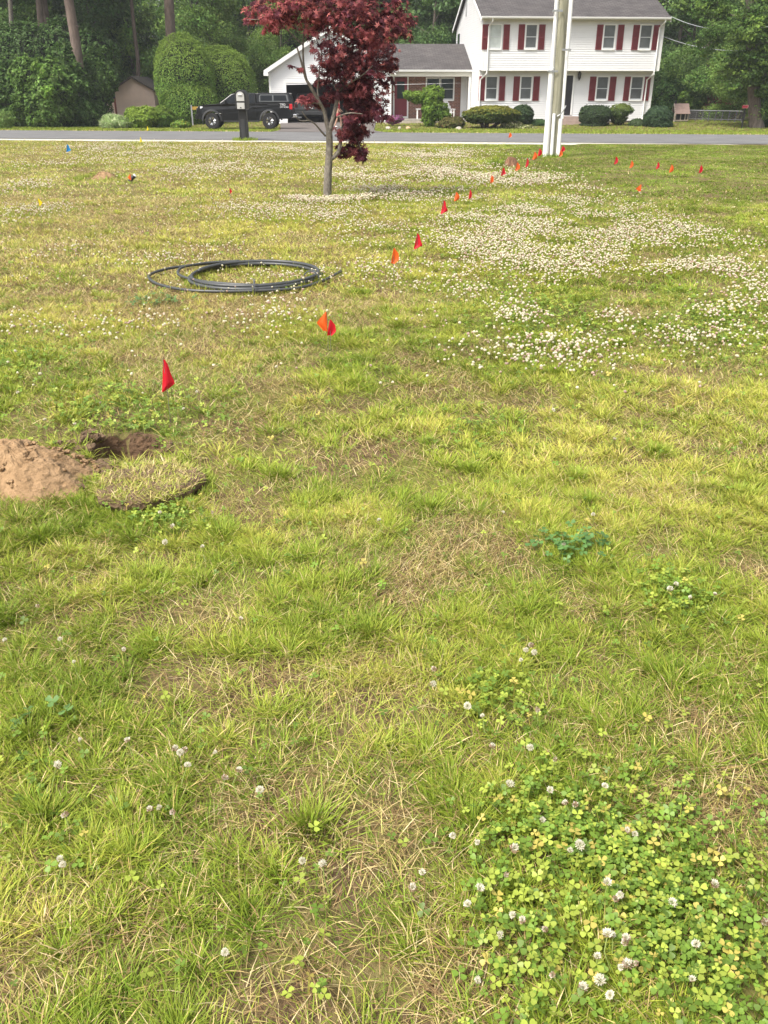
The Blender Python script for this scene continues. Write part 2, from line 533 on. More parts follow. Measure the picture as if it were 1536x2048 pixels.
def roof_mat(name, c1, c2):
    m = bpy.data.materials.new(name); m.use_nodes = True
    t = m.node_tree; p = t.nodes["Principled BSDF"]; p.inputs['Roughness'].default_value = .95; p.inputs['Specular IOR Level'].default_value = .2
    tc = t.nodes.new('ShaderNodeTexCoord')
    n = t.nodes.new('ShaderNodeTexNoise'); n.inputs['Scale'].default_value = 1.1; n.inputs['Detail'].default_value = 8; n.inputs['Roughness'].default_value = .7
    br = t.nodes.new('ShaderNodeTexBrick'); br.inputs['Scale'].default_value = 1.0
    br.inputs['Brick Width'].default_value = .33; br.inputs['Row Height'].default_value = .14; br.inputs['Mortar Size'].default_value = .012
    br.inputs['Color1'].default_value = (*c1, 1); br.inputs['Color2'].default_value = (*c2, 1); br.inputs['Mortar'].default_value = (c2[0] * .55, c2[1] * .55, c2[2] * .55, 1)
    t.links.new(tc.outputs['Object'], n.inputs['Vector']); t.links.new(tc.outputs['Object'], br.inputs['Vector'])
    mx = t.nodes.new('ShaderNodeMixRGB'); mx.blend_type = 'MULTIPLY'; mx.inputs[0].default_value = .7
    r = t.nodes.new('ShaderNodeValToRGB'); r.color_ramp.elements[0].position = .3; r.color_ramp.elements[0].color = (.55, .54, .55, 1); r.color_ramp.elements[1].position = .7; r.color_ramp.elements[1].color = (1.2, 1.18, 1.15, 1)
    t.links.new(n.outputs['Fac'], r.inputs[0]); t.links.new(br.outputs['Color'], mx.inputs[1]); t.links.new(r.outputs[0], mx.inputs[2])
    t.links.new(mx.outputs[0], p.inputs['Base Color'])
    b = t.nodes.new('ShaderNodeBump'); b.inputs['Strength'].default_value = .5; b.inputs['Distance'].default_value = .02
    t.links.new(br.outputs['Fac'], b.inputs['Height']); b.invert = True; t.links.new(b.outputs[0], p.inputs['Normal'])
    return m
M_ROOF = roof_mat('grey_shingle', (.108, .10, .101), (.08, .073, .074))

def gable_roof(name, x0, x1, ye, yr, yb, ze, zr, th=.1, parent=None):
    mb = MB()
    poly = [(ye, ze), (yr, zr), (yb, ze), (yb, ze - th), (yr, zr - th * 1.2), (ye, ze - th)]
    mb.prism(poly, x1, axis='x', w0=x0)
    return mb.build(name, M_ROOF, parent)
roof = gable_roof('roof', -.2, UW + .18, -.42, RY, DEP + .42, ZE + .12, ZR, .1, house)
# rake boards, gutters
mb = MB()
for x in (-.23, UW + .181):
    mb.prism([(-.43, ZE + .06), (RY, ZR - .06), (DEP + .43, ZE + .06), (DEP + .43, ZE - .12), (RY, ZR - .26), (-.43, ZE - .12)], x + .028, axis='x', w0=x)
mb.build('rake_board', M_WHITE, house)
mb = MB(); mb.prism([(-.42, ZE + .02), (-.42, ZE + .115), (-.55, ZE + .115), (-.54, ZE + .05), (-.5, ZE + .0)], UW + .17, axis='x', w0=-.19)
mb.build('gutter', M_WHITE, house)
mb = MB(); mb.box(-.19, -.42, ZE - .03, UW + .17, -.004, ZE); mb.build('soffit', M_CREAM, house)
def pipe(pts, nm='downspout'):
    mb = MB(); mb.tube(pts, .045, 6); return mb.build(nm, M_WHITE, house)
pipe([(.42, -.46, ZE + .02), (.42, -.44, ZE - .1), (.30, -.09, ZE - .36), (.30, -.09, ZB - .03), (.30, -.09, ZB - .2), (.05, .5, ZB - .5), (.05, .5, ZS + .05)])
pipe([(UW - .12, -.46, ZE + .02), (UW - .12, -.44, ZE - .1), (UW - .27, -.09, ZE - .36), (UW - .27, -.09, ZB - .03), (UW - .27, -.09, ZB - .2), (UW - .42, .5, ZB - .5), (UW - .42, .5, ZS + .05)])

def glass(name, col, rough=.08):
    m = mat(name, col, rough, spec=.6, n_sc=1.3, n_amt=.35); return m
M_GLASS = glass('window_glass', (.135, .145, .15))
M_GLASSL = glass('window_glass_pale', (.55, .6, .58), .2)  # paler pane colour for the upper left window
M_GLASSD = glass('window_glass_dark', (.04, .055, .06))
M_SASH = mat('sash_frame', (.5, .52, .53), .5)
def window(x0, x1, z0, z1, y, gm=M_GLASS, parent=house, sash=M_SASH, name='window'):
    f = MB(); t = .065
    f.box(x0 - t, y - .045, z0 - t, x0, y + .02, z1 + t); f.box(x1, y - .045, z0 - t, x1 + t, y + .02, z1 + t)
    f.box(x0, y - .045, z1, x1, y + .02, z1 + t); f.box(x0 - .02, y - .065, z0 - t - .01, x1 + .02, y + .02, z0)
    w_ = f.build(name, M_WHITE, parent)
    zm = (z0 + z1) / 2
    s = MB()
    s.box(x0, y - .03, zm - .022, x1, y - .018, zm + .022)
    s.box(x0, y - .028, z0, x0 + .03, y - .018, z1); s.box(x1 - .03, y - .028, z0, x1, y - .018, z1)
    s.box(x0 + .03, y - .027, z0, x1 - .03, y - .018, z0 + .06)
    s.build('sash', sash, w_)
    p = MB(); p.box(x0, y - .02, z0, x1, y + .01, z1); p.build('pane', gm, w_)
    return w_
def shutter(x0, x1, z0, z1, y):
    s = MB()
    s.box(x0, y - .05, z0, x1, y, z1)
    b = .045
    for (a, c) in ((z0 + b, (z0 + z1) / 2 - b / 2), ((z0 + z1) / 2 + b / 2, z1 - b)):
        z = a
        while z < c - .02:
            s.add([(x0 + b, y - .053, z), (x1 - b, y - .053, z), (x1 - b, y - .068, z + .03), (x0 + b, y - .068, z + .03), (x1 - b, y - .051, z + .034), (x0 + b, y - .051, z + .034)],
                  [(0, 1, 2, 3), (3, 2, 4, 5)])
            z += .042
    s.build('shutter', M_SHUT, house)
def win_px(xl, xr, yt, yb, ly, sl, sr, gm=M_GLASS):
    a, zt = hp(xl, yt, ly); b, zb = hp(xr, yb, ly)
    ybm = hp((xl + xr) / 2, yb, ly)
    b = hp(xr, yt, ly)[0]
    window(a + .06, b - .06, zb + .08, zt - .06, ly - .016, gm)
    for s in (sl, sr):
        s0 = hp(s[0], yt, ly)[0]; s1 = hp(s[1], yt, ly)[0]
        shutter(s0 + .01, s1 - .01, zb + .03, zt - .03, ly - .016)
win_px(979, 1005.5, 47.5, 100.5, 0, (965, 979), (1007.5, 1020.5), M_GLASSL)
win_px(1051, 1077, 47.5, 100.5, 0, (1037.5, 1050.5), (1078.5, 1091.5))
win_px(1207.5, 1234, 48, 101, 0, (1194.5, 1207.5), (1236.5, 1249.5))
win_px(1280.5, 1307, 48.5, 101.5, 0, (1267, 1280.5), (1308, 1320.5))
win_px(971, 997, 151.5, 202.5, .6, (958, 971), (999, 1011.5))
win_px(1040.5, 1066, 151.5, 202.5, .6, (1027.5, 1040.5), (1067.5, 1080.5))
win_px(1193.5, 1219.5, 152, 202.5, .6, (1180, 1193.5), (1220.5, 1233.5))
win_px(1262, 1289, 152, 202.5, .6, (1250, 1262), (1290, 1302))
# front door, lantern, steps
d0, dzt = hp(1121, 151, .6); d1, _ = hp(1146.5, 151, .6); dzb = hp(1142, 230, .6)[1]
mb = MB(); y = .584
mb.box(d0 - .09, y - .05, dzb, d0, y, dzt + .09); mb.box(d1, y - .05, dzb, d1 + .09, y, dzt + .09); mb.box(d0, y - .05, dzt, d1, y, dzt + .09)
door = MB(); door.box(d0, y - .03, dzb, d1, y + .01, dzt)
do = door.build('front_door', mat('dark_storm_door', (.022, .02, .024), .4, n_sc=3, n_amt=.3), house)
mb.build('door_frame', M_WHITE, do)
mb = MB(); mb.box(d0 + .08, y - .06, dzb + 1.0, d0 + .12, y - .031, dzb + 1.1); mb.build('handle', M_GALV, do)
lx, lz = hp(1157, 153, .6)
mb = MB(); mb.lathe([(.02, .28), (.05, .22), (.11, .16), (.09, -.08), (.04, -.16), (.02, -.22)], 8, (lx, y - .16, lz)); mb.box(lx - .03, y - .16, lz + .1, lx + .03, y, lz + .16)
mb.build('porch_lantern', mat('dark_bronze', (.05, .045, .04), .4, .5), house)
sx0 = hp(1118, 240, .2)[0]; sx1 = hp(1154, 240, .2)[0]
mb = MB()
for k in range(3):
    mb.box(sx0 - .12 * k, .58 - .75 - .3 * k, -.4, sx1 + .05 * k, .56, dzb - .06 - .19 * k - .003 * k)
mb.build('front_step', mat('brown_steps', (.36, .28, .24), .9, n_sc=4, n_amt=.2), house)
# gable window & vent on left wall
wy0, wz0 = hx(913.5, 66, 0); wy1, wz1 = hx(917, 90, 0)
mb = MB(); mb.box(-.06, DEP - 1.5, ZE - 1.5, -.018, DEP - .8, ZE - .25); mb.build('side_window', M_GLASSD, house)
vy, vz = hx(934.5, 12, 0)
mb = MB(); mb.box(-.07, vy - .12, vz - .55, -.017, vy + .12, vz + .75); mb.build('gable_vent', mat('grey_vent', (.33, .33, .34), .6), house)

# ---- wing with porch
WE, WZ = hx(946, 139.5, 0); WR, WRZ = hx(928.5, 88, 0)
print('wing', WE, WZ, WR, WRZ)
WX0 = hp(659, 142, WE)[0]                 # runs on behind the garage gable
PY = WE + 1.5                              # brick wall plane of the recessed porch
mb = MB()
mb.prism([(WE - .02, WZ), (WR, WRZ), (2 * WR - WE, WZ), (2 * WR - WE, WZ - .1), (WR, WRZ - .12), (WE - .02, WZ - .1)], -.005, axis='x', w0=WX0)
mb.build('wing_roof', M_ROOF, house)
px_l = hp(781, 200, WE)[0]
mb = MB(); mb.prism([(WE - .03, WZ - .11), (WE - .03, WZ - .002), (WE - .15, WZ - .002), (WE - .13, WZ - .11)], -.02, axis='x', w0=px_l); mb.build('wing_gutter', M_WHITE, house)
zsof = hp(860, 153, WE)[1]
mb = MB(); mb.box(px_l, WE, zsof, -.01, WE + .12, WZ - .1); mb.build('porch_beam', M_CREAM, house)
mb = MB(); mb.box(px_l, WE + .12, zsof + .04, -.01, PY, zsof + .08); mb.build('porch_ceiling', M_CREAM, house)
zfl = hp(860, 238, WE - .1)[1]
def brick_mat():
    m = bpy.data.materials.new('red_brick'); m.use_nodes = True
    t = m.node_tree; p = t.nodes["Principled BSDF"]; p.inputs['Roughness'].default_value = .9
    tc = t.nodes.new('ShaderNodeTexCoord'); mp = t.nodes.new('ShaderNodeMapping'); mp.inputs['Rotation'].default_value = (R(90), 0, 0)
    br = t.nodes.new('ShaderNodeTexBrick'); br.inputs['Scale'].default_value = 1; br.inputs['Brick Width'].default_value = .21; br.inputs['Row Height'].default_value = .075; br.inputs['Mortar Size'].default_value = .008
    br.inputs['Color1'].default_value = (.24, .095, .06, 1); br.inputs['Color2'].default_value = (.15, .06, .042, 1); br.inputs['Mortar'].default_value = (.3, .26, .23, 1)
    br.inputs['Bias'].default_value = -.1
    t.links.new(tc.outputs['Object'], mp.inputs[0]); t.links.new(mp.outputs[0], br.inputs['Vector'])
    n = t.nodes.new('ShaderNodeTexNoise'); n.inputs['Scale'].default_value = 3.7; t.links.new(mp.outputs[0], n.inputs['Vector'])
    r = t.nodes.new('ShaderNodeValToRGB'); r.color_ramp.elements[0].position = .66; r.color_ramp.elements[0].color = (0, 0, 0, 1); r.color_ramp.elements[1].position = .72; r.color_ramp.elements[1].color = (.6, .6, .6, 1)
    t.links.new(n.outputs['Fac'], r.inputs[0])
    mx = t.nodes.new('ShaderNodeMixRGB'); mx.inputs[2].default_value = (.42, .27, .21, 1)
    t.links.new(r.outputs[0], mx.inputs[0]); t.links.new(br.outputs['Color'], mx.inputs[1]); t.links.new(mx.outputs[0], p.inputs['Base Color'])
    return m
mb = MB(); mb.box(px_l - .3, PY, -.3, L0 - .4, PY + .2, zsof + .1); mb.build('brick_wall', brick_mat(), house)
mb = MB(); mb.box(L0 - .39, PY - .02, zfl, L0 - .02, PY + .2, zsof); clap(mb, Seg(lambda z: [(L0 - .39, L0 - .02)], zfl, zsof), fr(PY - .02)); mb.build('porch_side_wall', M_VINYL, house)
mb = MB(); mb.box(-.22, WE, zfl, -.1, WE + .12, zsof - .002); mb.build('porch_post', M_WHITE, house)
mb = MB(); mb.box(px_l - .2, WE - .15, -.35, L0 - .03, PY, zfl); mb.build('porch_slab', M_CONC, house, bevel=.015)
s1 = hp(824, 245, WE - .4)[0]; s0 = hp(772, 245, WE - .4)[0]
mb = MB(); mb.box(s0, WE - .55, -.35, s1, WE - .153, zfl - .2); mb.build('porch_step', M_CONC, house, bevel=.015)
# porch window pair and door
a, zt = hp(852, 153.5, PY); b, zb = hp(907.5, 201, PY); m_ = hp(880, 170, PY)[0]
window(a + .05, m_ - .04, zb + .05, zt - .1, PY - .01, M_GLASSD, name='porch_window')
window(m_ + .04, b - .05, zb + .05, zt - .1, PY - .01, M_GLASSD, name='porch_window')
da, dzt2 = hp(789, 154, PY); db, dzb2 = hp(813.5, 228, PY)
M_RDOOR = mat('red_door', (.22, .03, .045), .45, n_sc=3, n_amt=.15)
mb = MB(); mb.box(da, PY - .05, zfl + .12, db, PY - .002, zsof - .05)
rd = mb.build('porch_door', M_RDOOR, house)
mb = MB(); mb.box(da - .09, PY - .07, zfl, da, PY - .001, zsof); mb.box(db, PY - .07, zfl, db + .09, PY - .001, zsof); mb.box(da, PY - .065, zfl, db, PY - .001, zfl + .115); mb.build('door_frame', M_WHITE, rd)
dm = (da + db) / 2
mb = MB(); mb.box(da + .16, PY - .06, zfl + 1.1, db - .16, PY - .045, zsof - .25); mb.build('door_glass', M_GLASSD, rd)
mb = MB()
for k in range(2):
    x0 = da + .1 + k * (db - da - .1) / 2; mb.box(x0, PY - .058, zfl + .25, x0 + (db - da) / 2 - .15, PY - .049, zfl + .95)
mb.build('door_panel', M_RDOOR, rd)
# ---- garage
GY = WE + .05
GX0, gze = hp(537.5, 148, GY); GX1, _ = hp(782, 160, GY)
GXM = hp(659, 60, GY)[0]; GZE = hp(527, 141, GY)[1]; GZP = hp(659, 52, GY)[1]
OX0, OZT = hp(572, 166, GY); OX1 = hp(746, 166, GY)[0]
GFL = g(*hw(GXM, GY, 0)[:2]) - HO[2] + .03
GD = 7.0
gs = (GZP - GZE) / (GXM - GX0 + .28)
print('garage', GX0, GX1, GZE, GZP, OX0, OX1, OZT, GFL)
mb = MB()
mb.box(GX0, GY, -.3, OX0, GY + .15, OZT); mb.box(OX1, GY, -.3, GX1, GY + .15, OZT); mb.box(GX0, GY, OZT, GX1, GY + .15, GZE)
gp = lambda x: GZE - .03 + gs * (min(x - GX0, GX1 - x) + .28) - .1
mb.prism([(GX0, GZE), (GX1, GZE), (GX1, gp(GX1)), (GXM, gp(GXM)), (GX0, gp(GX0))], GY + .15, w0=GY)
mb.box(GX0, GY + .15, -.3, GX0 + .15, GY + GD, GZE); mb.box(GX1 - .15, GY + .15, -.3, GX1, GY + GD, GZE); mb.box(GX0 + .15, GY + GD - .15, -.3, GX1 - .15, GY + GD, GZE)
def gseg(z):
    if z < OZT: return [(GX0, OX0), (OX1, GX1)]
    k = max(0, (z - gp(GX0)) / gs)
    return [(GX0 + k, GX1 - k), (0, 0)]
clap(mb, Seg(gseg, -.1, gp(GXM) - .02), fr(GY))
mb.build('garage_wall', M_VINYL, house)
mb = MB()
e = .28; th = .1
mb.add([], [])
def slab(x0, z0, x1, z1, ya, yb, t_):
    mb.add([(x0, ya, z0), (x1, ya, z1), (x1, yb, z1), (x0, yb, z0), (x0, ya, z0 - t_), (x1, ya, z1 - t_), (x1, yb, z1 - t_), (x0, yb, z0 - t_)],
           [(0, 1, 2, 3), (7, 6, 5, 4), (0, 4, 5, 1), (1, 5, 6, 2), (2, 6, 7, 3), (3, 7, 4, 0)])
slab(GX0 - e, GZE, GXM, GZP, GY - .27, GY + GD + .2, th); slab(GXM, GZP, GX1 + e, GZE, GY - .27, GY + GD + .2, th)
mb.build('garage_roof', M_ROOF, house)
mb = MB()
slab(GX0 - e, GZE - .005, GXM, GZP - .005, GY - .31, GY - .272, .24); slab(GXM, GZP - .005, GX1 + e, GZE - .005, GY - .31, GY - .272, .24)
slab(GX0 - e + .02, GZE - .11, GXM, GZP - .11, GY - .27, GY - .02, .02); slab(GXM, GZP - .11, GX1 + e - .02, GZE - .11, GY - .27, GY - .02, .02)
mb.box(GX0 - e - .01, GY - .315, GZE - .28, GX0 - .02, GY - .02, GZE - .12)
mb.build('garage_fascia', M_WHITE, house)
mb = MB(); mb.box(OX0 - .14, GY - .04, -.1, OX0, GY + .16, OZT + .13); mb.box(OX1, GY - .04, -.1, OX1 + .14, GY + .16, OZT + .13); mb.box(OX0, GY - .04, OZT, OX1, GY + .16, OZT + .13)
mb.box(GX0 - .02, GY - .03, -.1, GX0 + .1, GY + .05, GZE - .15); mb.box(GX1 - .1, GY - .03, -.1, GX1 + .02, GY + .05, GZE - .15)
mb.build('garage_trim', M_WHITE, house)
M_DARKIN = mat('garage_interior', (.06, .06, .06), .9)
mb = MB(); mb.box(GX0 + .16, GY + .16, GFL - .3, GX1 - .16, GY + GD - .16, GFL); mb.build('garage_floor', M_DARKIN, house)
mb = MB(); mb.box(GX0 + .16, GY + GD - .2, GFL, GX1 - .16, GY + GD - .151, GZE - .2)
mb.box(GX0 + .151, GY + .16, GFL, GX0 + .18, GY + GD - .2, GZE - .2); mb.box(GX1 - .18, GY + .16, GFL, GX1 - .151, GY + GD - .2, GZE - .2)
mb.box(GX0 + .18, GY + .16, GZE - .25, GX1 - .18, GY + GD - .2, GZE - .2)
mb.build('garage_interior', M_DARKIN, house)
mb = MB()
for k in range(4): mb.box(GX0 + 1 + k * .9, GY + GD - .75, GFL + .3, GX0 + 1.7 + k * .9, GY + GD - .3, GFL + .8 + .35 * (k % 3))
mb.build('storage_box', mat('grey_boxes', (.12, .115, .11), .8, n_sc=2, n_amt=.4), house)
# ================================================================ THINGS
# ---- pickup truck, nose to the left
TD = 49.6
tx, ty, _ = pt(401, 259, TD)
TS = mpp(TD)                                # metres per pixel
truck = empty('pickup_truck', (tx, TD, g(tx + 2.5, TD) + .02), R(1.5))
truck.scale = (.935, .95, .96)
tag(truck, 'black pickup truck with a matching bed cap parked across the driveway', 'pickup truck')
M_BODY = mat('black_car_paint', (.004, .0045, .0055), .3, spec=.28, coat=.08)
M_TRIM = mat('charcoal_trim', (.026, .027, .029), .6)
M_CHROME = mat('silver_metal', (.62, .63, .64), .25, .9)
M_TINT = mat('tinted_glass', (.008, .010, .012), .1, spec=.25)
M_SEAL = mat('grey_window_seal', (.09, .095, .10), .4)
M_REDL = mat('red_lens', (.5, .012, .02), .2, spec=.6)
M_LENS = mat('clear_lens', (.55, .57, .58), .15, spec=.6)
WF, WB, WR_ = .86, 4.08, .40
def arch(cx, r, z0, n=10, rev=False):
    a = [(cx + r * math.cos(math.pi * k / n), z0 + r * math.sin(math.pi * k / n)) for k in range(n + 1)]
    return a if not rev else a[::-1]
bw = lambda a, z: (.93 if z < 1.05 else .93 - (z - 1.05) * .10) - (.10 * max(0, .35 - a) / .35 if a < .35 else 0)
low = [(.02, .52), (.0, .78), (.05, 1.0), (.14, 1.13), (.35, 1.19), (.9, 1.235), (1.28, 1.26), (1.5, 1.275), (3.36, 1.275), (5.36, 1.285), (5.38, 1.2), (5.38, .62), (5.3, .52), (4.62, .50)]
low += arch(WB, .50, .42)[0:0] + [(WB + .5 * math.cos(t), .42 + .5 * math.sin(t)) for t in np.linspace(.1, math.pi - .1, 11)]
low += [(3.5, .40), (1.5, .38)]
low += [(WF + .5 * math.cos(t), .42 + .5 * math.sin(t)) for t in np.linspace(.1, math.pi - .1, 11)]
low += [(.3, .46)]
mb = MB(); mb.prism(low, bw); mb.build('body', M_BODY, truck, bevel=.025)
cw = lambda a, z: .875 - (z - 1.27) * .27
cab = [(1.30, 1.262), (1.97, 1.70), (2.12, 1.755), (2.4, 1.79), (3.1, 1.79), (3.34, 1.765), (3.36, 1.277)]
mb = MB(); mb.prism(cab, cw); mb.build('cab', M_BODY, truck, bevel=.03)
mb = MB(); mb.prism([(3.40, 1.288), (3.40, 1.755), (3.5, 1.79), (5.2, 1.79), (5.27, 1.76), (5.37, 1.288)], lambda a, z: .885 - (z - 1.28) * .20); mb.build('bed_cap', M_BODY, truck, bevel=.03)
def side_panel(name, poly, wf, off, m, par=truck):
    mb = MB()
    for sg in (-1, 1):
        mb.add([(a, sg * (wf(a, z) + off), z) for a, z in poly] + [(a, sg * (wf(a, z) - .01), z) for a, z in poly],
               [tuple(range(len(poly)))[::sg]] + [(i, (i + 1) % len(poly), len(poly) + (i + 1) % len(poly), len(poly) + i) for i in range(len(poly))])
    return mb.build(name, m, par)
cap_w = lambda a, z: .885 - (z - 1.28) * .20
side_panel('side_window', [(1.52, 1.30), (2.02, 1.67), (2.2, 1.715), (2.42, 1.725), (2.42, 1.30)], cw, .006, M_TINT)
side_panel('side_window', [(2.52, 1.30), (2.52, 1.725), (3.05, 1.72), (3.2, 1.60), (3.24, 1.30)], cw, .006, M_TINT)
side_panel('cap_window_frame', [(3.56, 1.36), (3.54, 1.40), (3.56, 1.66), (3.62, 1.71), (5.1, 1.71), (5.14, 1.66), (5.2, 1.36)], cap_w, .004, M_SEAL)
side_panel('cap_window', [(3.62, 1.40), (3.62, 1.64), (3.66, 1.67), (4.28, 1.67), (4.28, 1.40)], cap_w, .009, M_TINT)
side_panel('cap_window', [(4.36, 1.40), (4.36, 1.67), (5.04, 1.67), (5.1, 1.40)], cap_w, .009, M_TINT)
mb = MB(); mb.add([(1.37, -.80, 1.315), (1.93, -.70, 1.685), (1.93, .70, 1.685), (1.37, .80, 1.315)], [(0, 1, 2, 3)])
for i, v_ in enumerate(mb.v): mb.v[i] = (v_[0] - .012, v_[1], v_[2] + .012)
mb.build('windscreen', M_TINT, truck)
mb = MB()
for sg in (-1, 1):
    for xx, z0, z1 in ((1.46, .62, 1.26), (2.47, .60, 1.70), (3.33, .66, 1.74)):
        z0b = z0
        wf = lambda z: (bw(xx, z) if z < 1.27 else cw(xx, z)) + .004
        pts = [(xx, sg * wf(z), z) for z in np.linspace(z0, z1, 6)]
        mb.tube(pts, .007, 4)
mb.build('door_seam', M_TRIM, truck)
mb = MB()
for sg in (-1, 1):
    for xx in (2.25, 3.12): mb.box(xx, sg * .925, 1.06, xx + .17, sg * .955, 1.10)
mb.build('door_handle', M_BODY, truck)
mb = MB(); mb.box(1.05, -.945, .76, 1.40, -.931, .80); mb.build('badge', M_CHROME, truck)
for c in (WF, WB):                         # wheel flares
    mb = MB()
    for sg in (-1, 1):
        out = [(c + .57 * math.cos(t), .42 + .57 * math.sin(t)) for t in np.linspace(-.05, math.pi + .05, 15)]
        inn = [(c + .485 * math.cos(t), .42 + .485 * math.sin(t)) for t in np.linspace(-.05, math.pi + .05, 15)]
        ya, yb = sg * .90, sg * .985
        n = 15
        vs = [(a, yb, z) for a, z in inn] + [(a, yb - sg * .025, z) for a, z in out] + [(a, ya, z) for a, z in out] + [(a, ya, z) for a, z in inn]
        fs = []
        for i in range(n - 1):
            fs += [(i, i + 1, n + i + 1, n + i), (n + i, n + i + 1, 2 * n + i + 1, 2 * n + i), (3 * n + i, 3 * n + i + 1, i + 1, i)]
        mb.add(vs, fs)
    mb.build('wheel_flare', M_TRIM, truck)
def wheel(cx, cy, sg):
    mb = MB(); mb.lathe([(.23, -.115), (.36, -.125), (.395, -.10), (.40, -.05), (.40, .05), (.395, .10), (.36, .125), (.23, .115)], 28, (0, 0, 0), 'y')
    for k in range(28):
        a = 2 * math.pi * k / 28
        mb.box(.39 * math.cos(a) - .02, -.11, .39 * math.sin(a) - .02, .39 * math.cos(a) + .02, .11, .39 * math.sin(a) + .02)
    wh = mb.build('wheel', M_RUBBER, truck, (cx, cy, .405))
    r = MB(); r.lathe([(.235, .02), (.235, .115), (.205, .116), (.195, .05), (.0, .05)], 24, (0, 0, 0), 'y', cap=False)
    if sg < 0: r.v = [(x, -y, z) for x, y, z in r.v]
    r.build('rim', M_TRIM, wh)
    s = MB()
    for k in range(6):
        a = 2 * math.pi * k / 6 + .3
        for da in (-.2, .2):
            ca, sa = math.cos(a + da * .5), math.sin(a + da * .5)
            cb, sb = math.cos(a + da), math.sin(a + da)
            s.tube([(ca * .05, sg * .09, sa * .05), (cb * .205, sg * .105, sb * .205)], [.022, .034], 5)
    s.lathe([(.055, .08), (.05, .11), (.0, .112)], 12, (0, 0, 0), 'y', cap=False)
    if sg < 0: s.v[-36:] = [(x, -abs(y), z) for x, y, z in s.v[-36:]]
    s.build('spoke', M_CHROME, wh)
for cx in (WF, WB):
    for sg in (-1, 1): wheel(cx, sg * .83, sg)
mb = MB()
for sg in (-1, 1): mb.box(1.5, sg * .9, .36, 3.5, sg * .98, .42)
mb.build('step_bar', M_TRIM, truck, bevel=.015)
mb = MB(); mb.box(-.10, -.80, .5, .04, .80, .74); mb.build('front_bumper', M_BODY, truck, bevel=.03)
mb = MB(); mb.box(5.385, -.85, .56, 5.62, .85, .74); mb.build('rear_bumper', M_CHROME, truck, bevel=.03)
mb = MB(); mb.box(5.62, -.16, .52, 5.82, .16, .60); mb.build('tow_hitch', M_GALV, truck)
for sg in (-1, 1):
    mb = MB(); mb.add([(.02, sg * .6, 1.0), (.10, sg * .83, 1.0), (.36, sg * .935, 1.05), (.40, sg * .935, 1.12), (.13, sg * .82, 1.13), (.06, sg * .6, 1.1)], [tuple(range(6))]); mb.build('headlight', M_LENS, truck)
    mb = MB(); mb.box(5.23, sg * .80, .98, 5.40, sg * .945, 1.24); mb.build('tail_light', M_REDL, truck, bevel=.02)
    mb = MB(); mb.box(1.62, sg * .93, 1.27, 1.74, sg * 1.12, 1.42); mb.tube([(1.7, sg * .88, 1.28), (1.7, sg * 1.0, 1.33)], .02, 6); mb.build('wing_mirror', M_BODY, truck, bevel=.03)
    mb = MB(); mb.box(-.108, sg * .62, .60, -.09, sg * .72, .66); mb.build('fog_light', M_LENS, truck)
mb = MB(); mb.box(-.04, -.55, .78, .03, .55, 1.04)
mb.build('grille', M_TRIM, truck, bevel=.02)
def text(name, s, size, mt, par, loc, rot, ext=.002):
    c = bpy.data.curves.new(name, 'FONT'); c.body = s; c.size = size; c.extrude = ext
    c.materials.append(mt)
    t_ = bpy.data.objects.new(name, c)
    me = bpy.data.meshes.new_from_object(t_); bpy.data.objects.remove(t_); bpy.data.curves.remove(c)
    o = link(name, me, None, par, loc); o.rotation_euler = rot
    return o
M_DECAL = mat('white_decal', (.75, .75, .76), .5)
text('bed_lettering', 'TRD', .16, M_DECAL, truck, (4.70, -.932, 1.16), (R(90), 0, 0))
text('bed_lettering', 'OFF ROAD', .10, M_DECAL, truck, (4.70, -.936, 1.06), (R(90), 0, 0))
mb = MB(); mb.prism([(4.0, 1.195), (4.60, 1.205), (4.60, 1.225), (4.0, 1.22)], .934); mb.build('glint_strip', mat('paint_glint', (.05, .052, .056), .3), truck)  # paler strip painted in as a highlight along the bed side

# ---- dark car nosed into the garage, seen from behind
cx0 = hw((OX0 + hp(660, 200, GY)[0]) / 2, GY + .45, 0)
car = empty('parked_car', (cx0[0], cx0[1], g(cx0[0], cx0[1]) + .04), HA)
tag(car, 'dark grey car parked tail out inside the open garage, behind the maple', 'car')
M_CARG = mat('dark_grey_paint', (.035, .038, .038), .4, spec=.4, coat=.2)
pw = lambda a, z: .9 if z < .95 else .9 - (z - .95) * .42
mb = MB(); mb.prism([(0, .35), (-.02, .7), (.05, .98), (.25, 1.5), (.6, 1.58), (2.2, 1.55), (2.9, 1.05), (4.1, .92), (4.2, .35)], pw, axis='x')
mb.build('body', M_CARG, car, bevel=.05)
mb = MB(); mb.add([(-.68, .045, 1.02), (.68, .045, 1.02), (.58, .215, 1.46), (-.58, .215, 1.46)], [(0, 1, 2, 3)]); mb.build('rear_window', M_TINT, car)
mb = MB(); mb.box(-.88, -.10, .38, .88, 0, .6); mb.build('rear_bumper', M_TRIM, car, bevel=.03)
for sg in (-1, 1):
    mb = MB(); mb.box(sg * .66, -.03, .8, sg * .88, .06, 1.0); mb.build('tail_light', mat('dim_lens', (.05, .015, .015), .4), car, bevel=.01)
    for yy in (.75, 3.4):
        mb = MB(); mb.lathe([(.2, -.1), (.32, -.1), (.34, -.06), (.34, .06), (.32, .1), (.2, .1)], 20, (0, 0, 0), 'x'); wv = mb.build('wheel', M_RUBBER, car, (sg * .8, yy, .34))
        mb = MB(); mb.lathe([(.2, sg * .08), (.0, sg * .09)], 16, (0, 0, 0), 'x', cap=False); mb.build('rim', M_GALV, wv)
mb = MB(); mb.box(-.26, -.035, .72, .26, -.018, .84); mb.build('number_plate', mat('plate', (.4, .4, .4), .5), car)

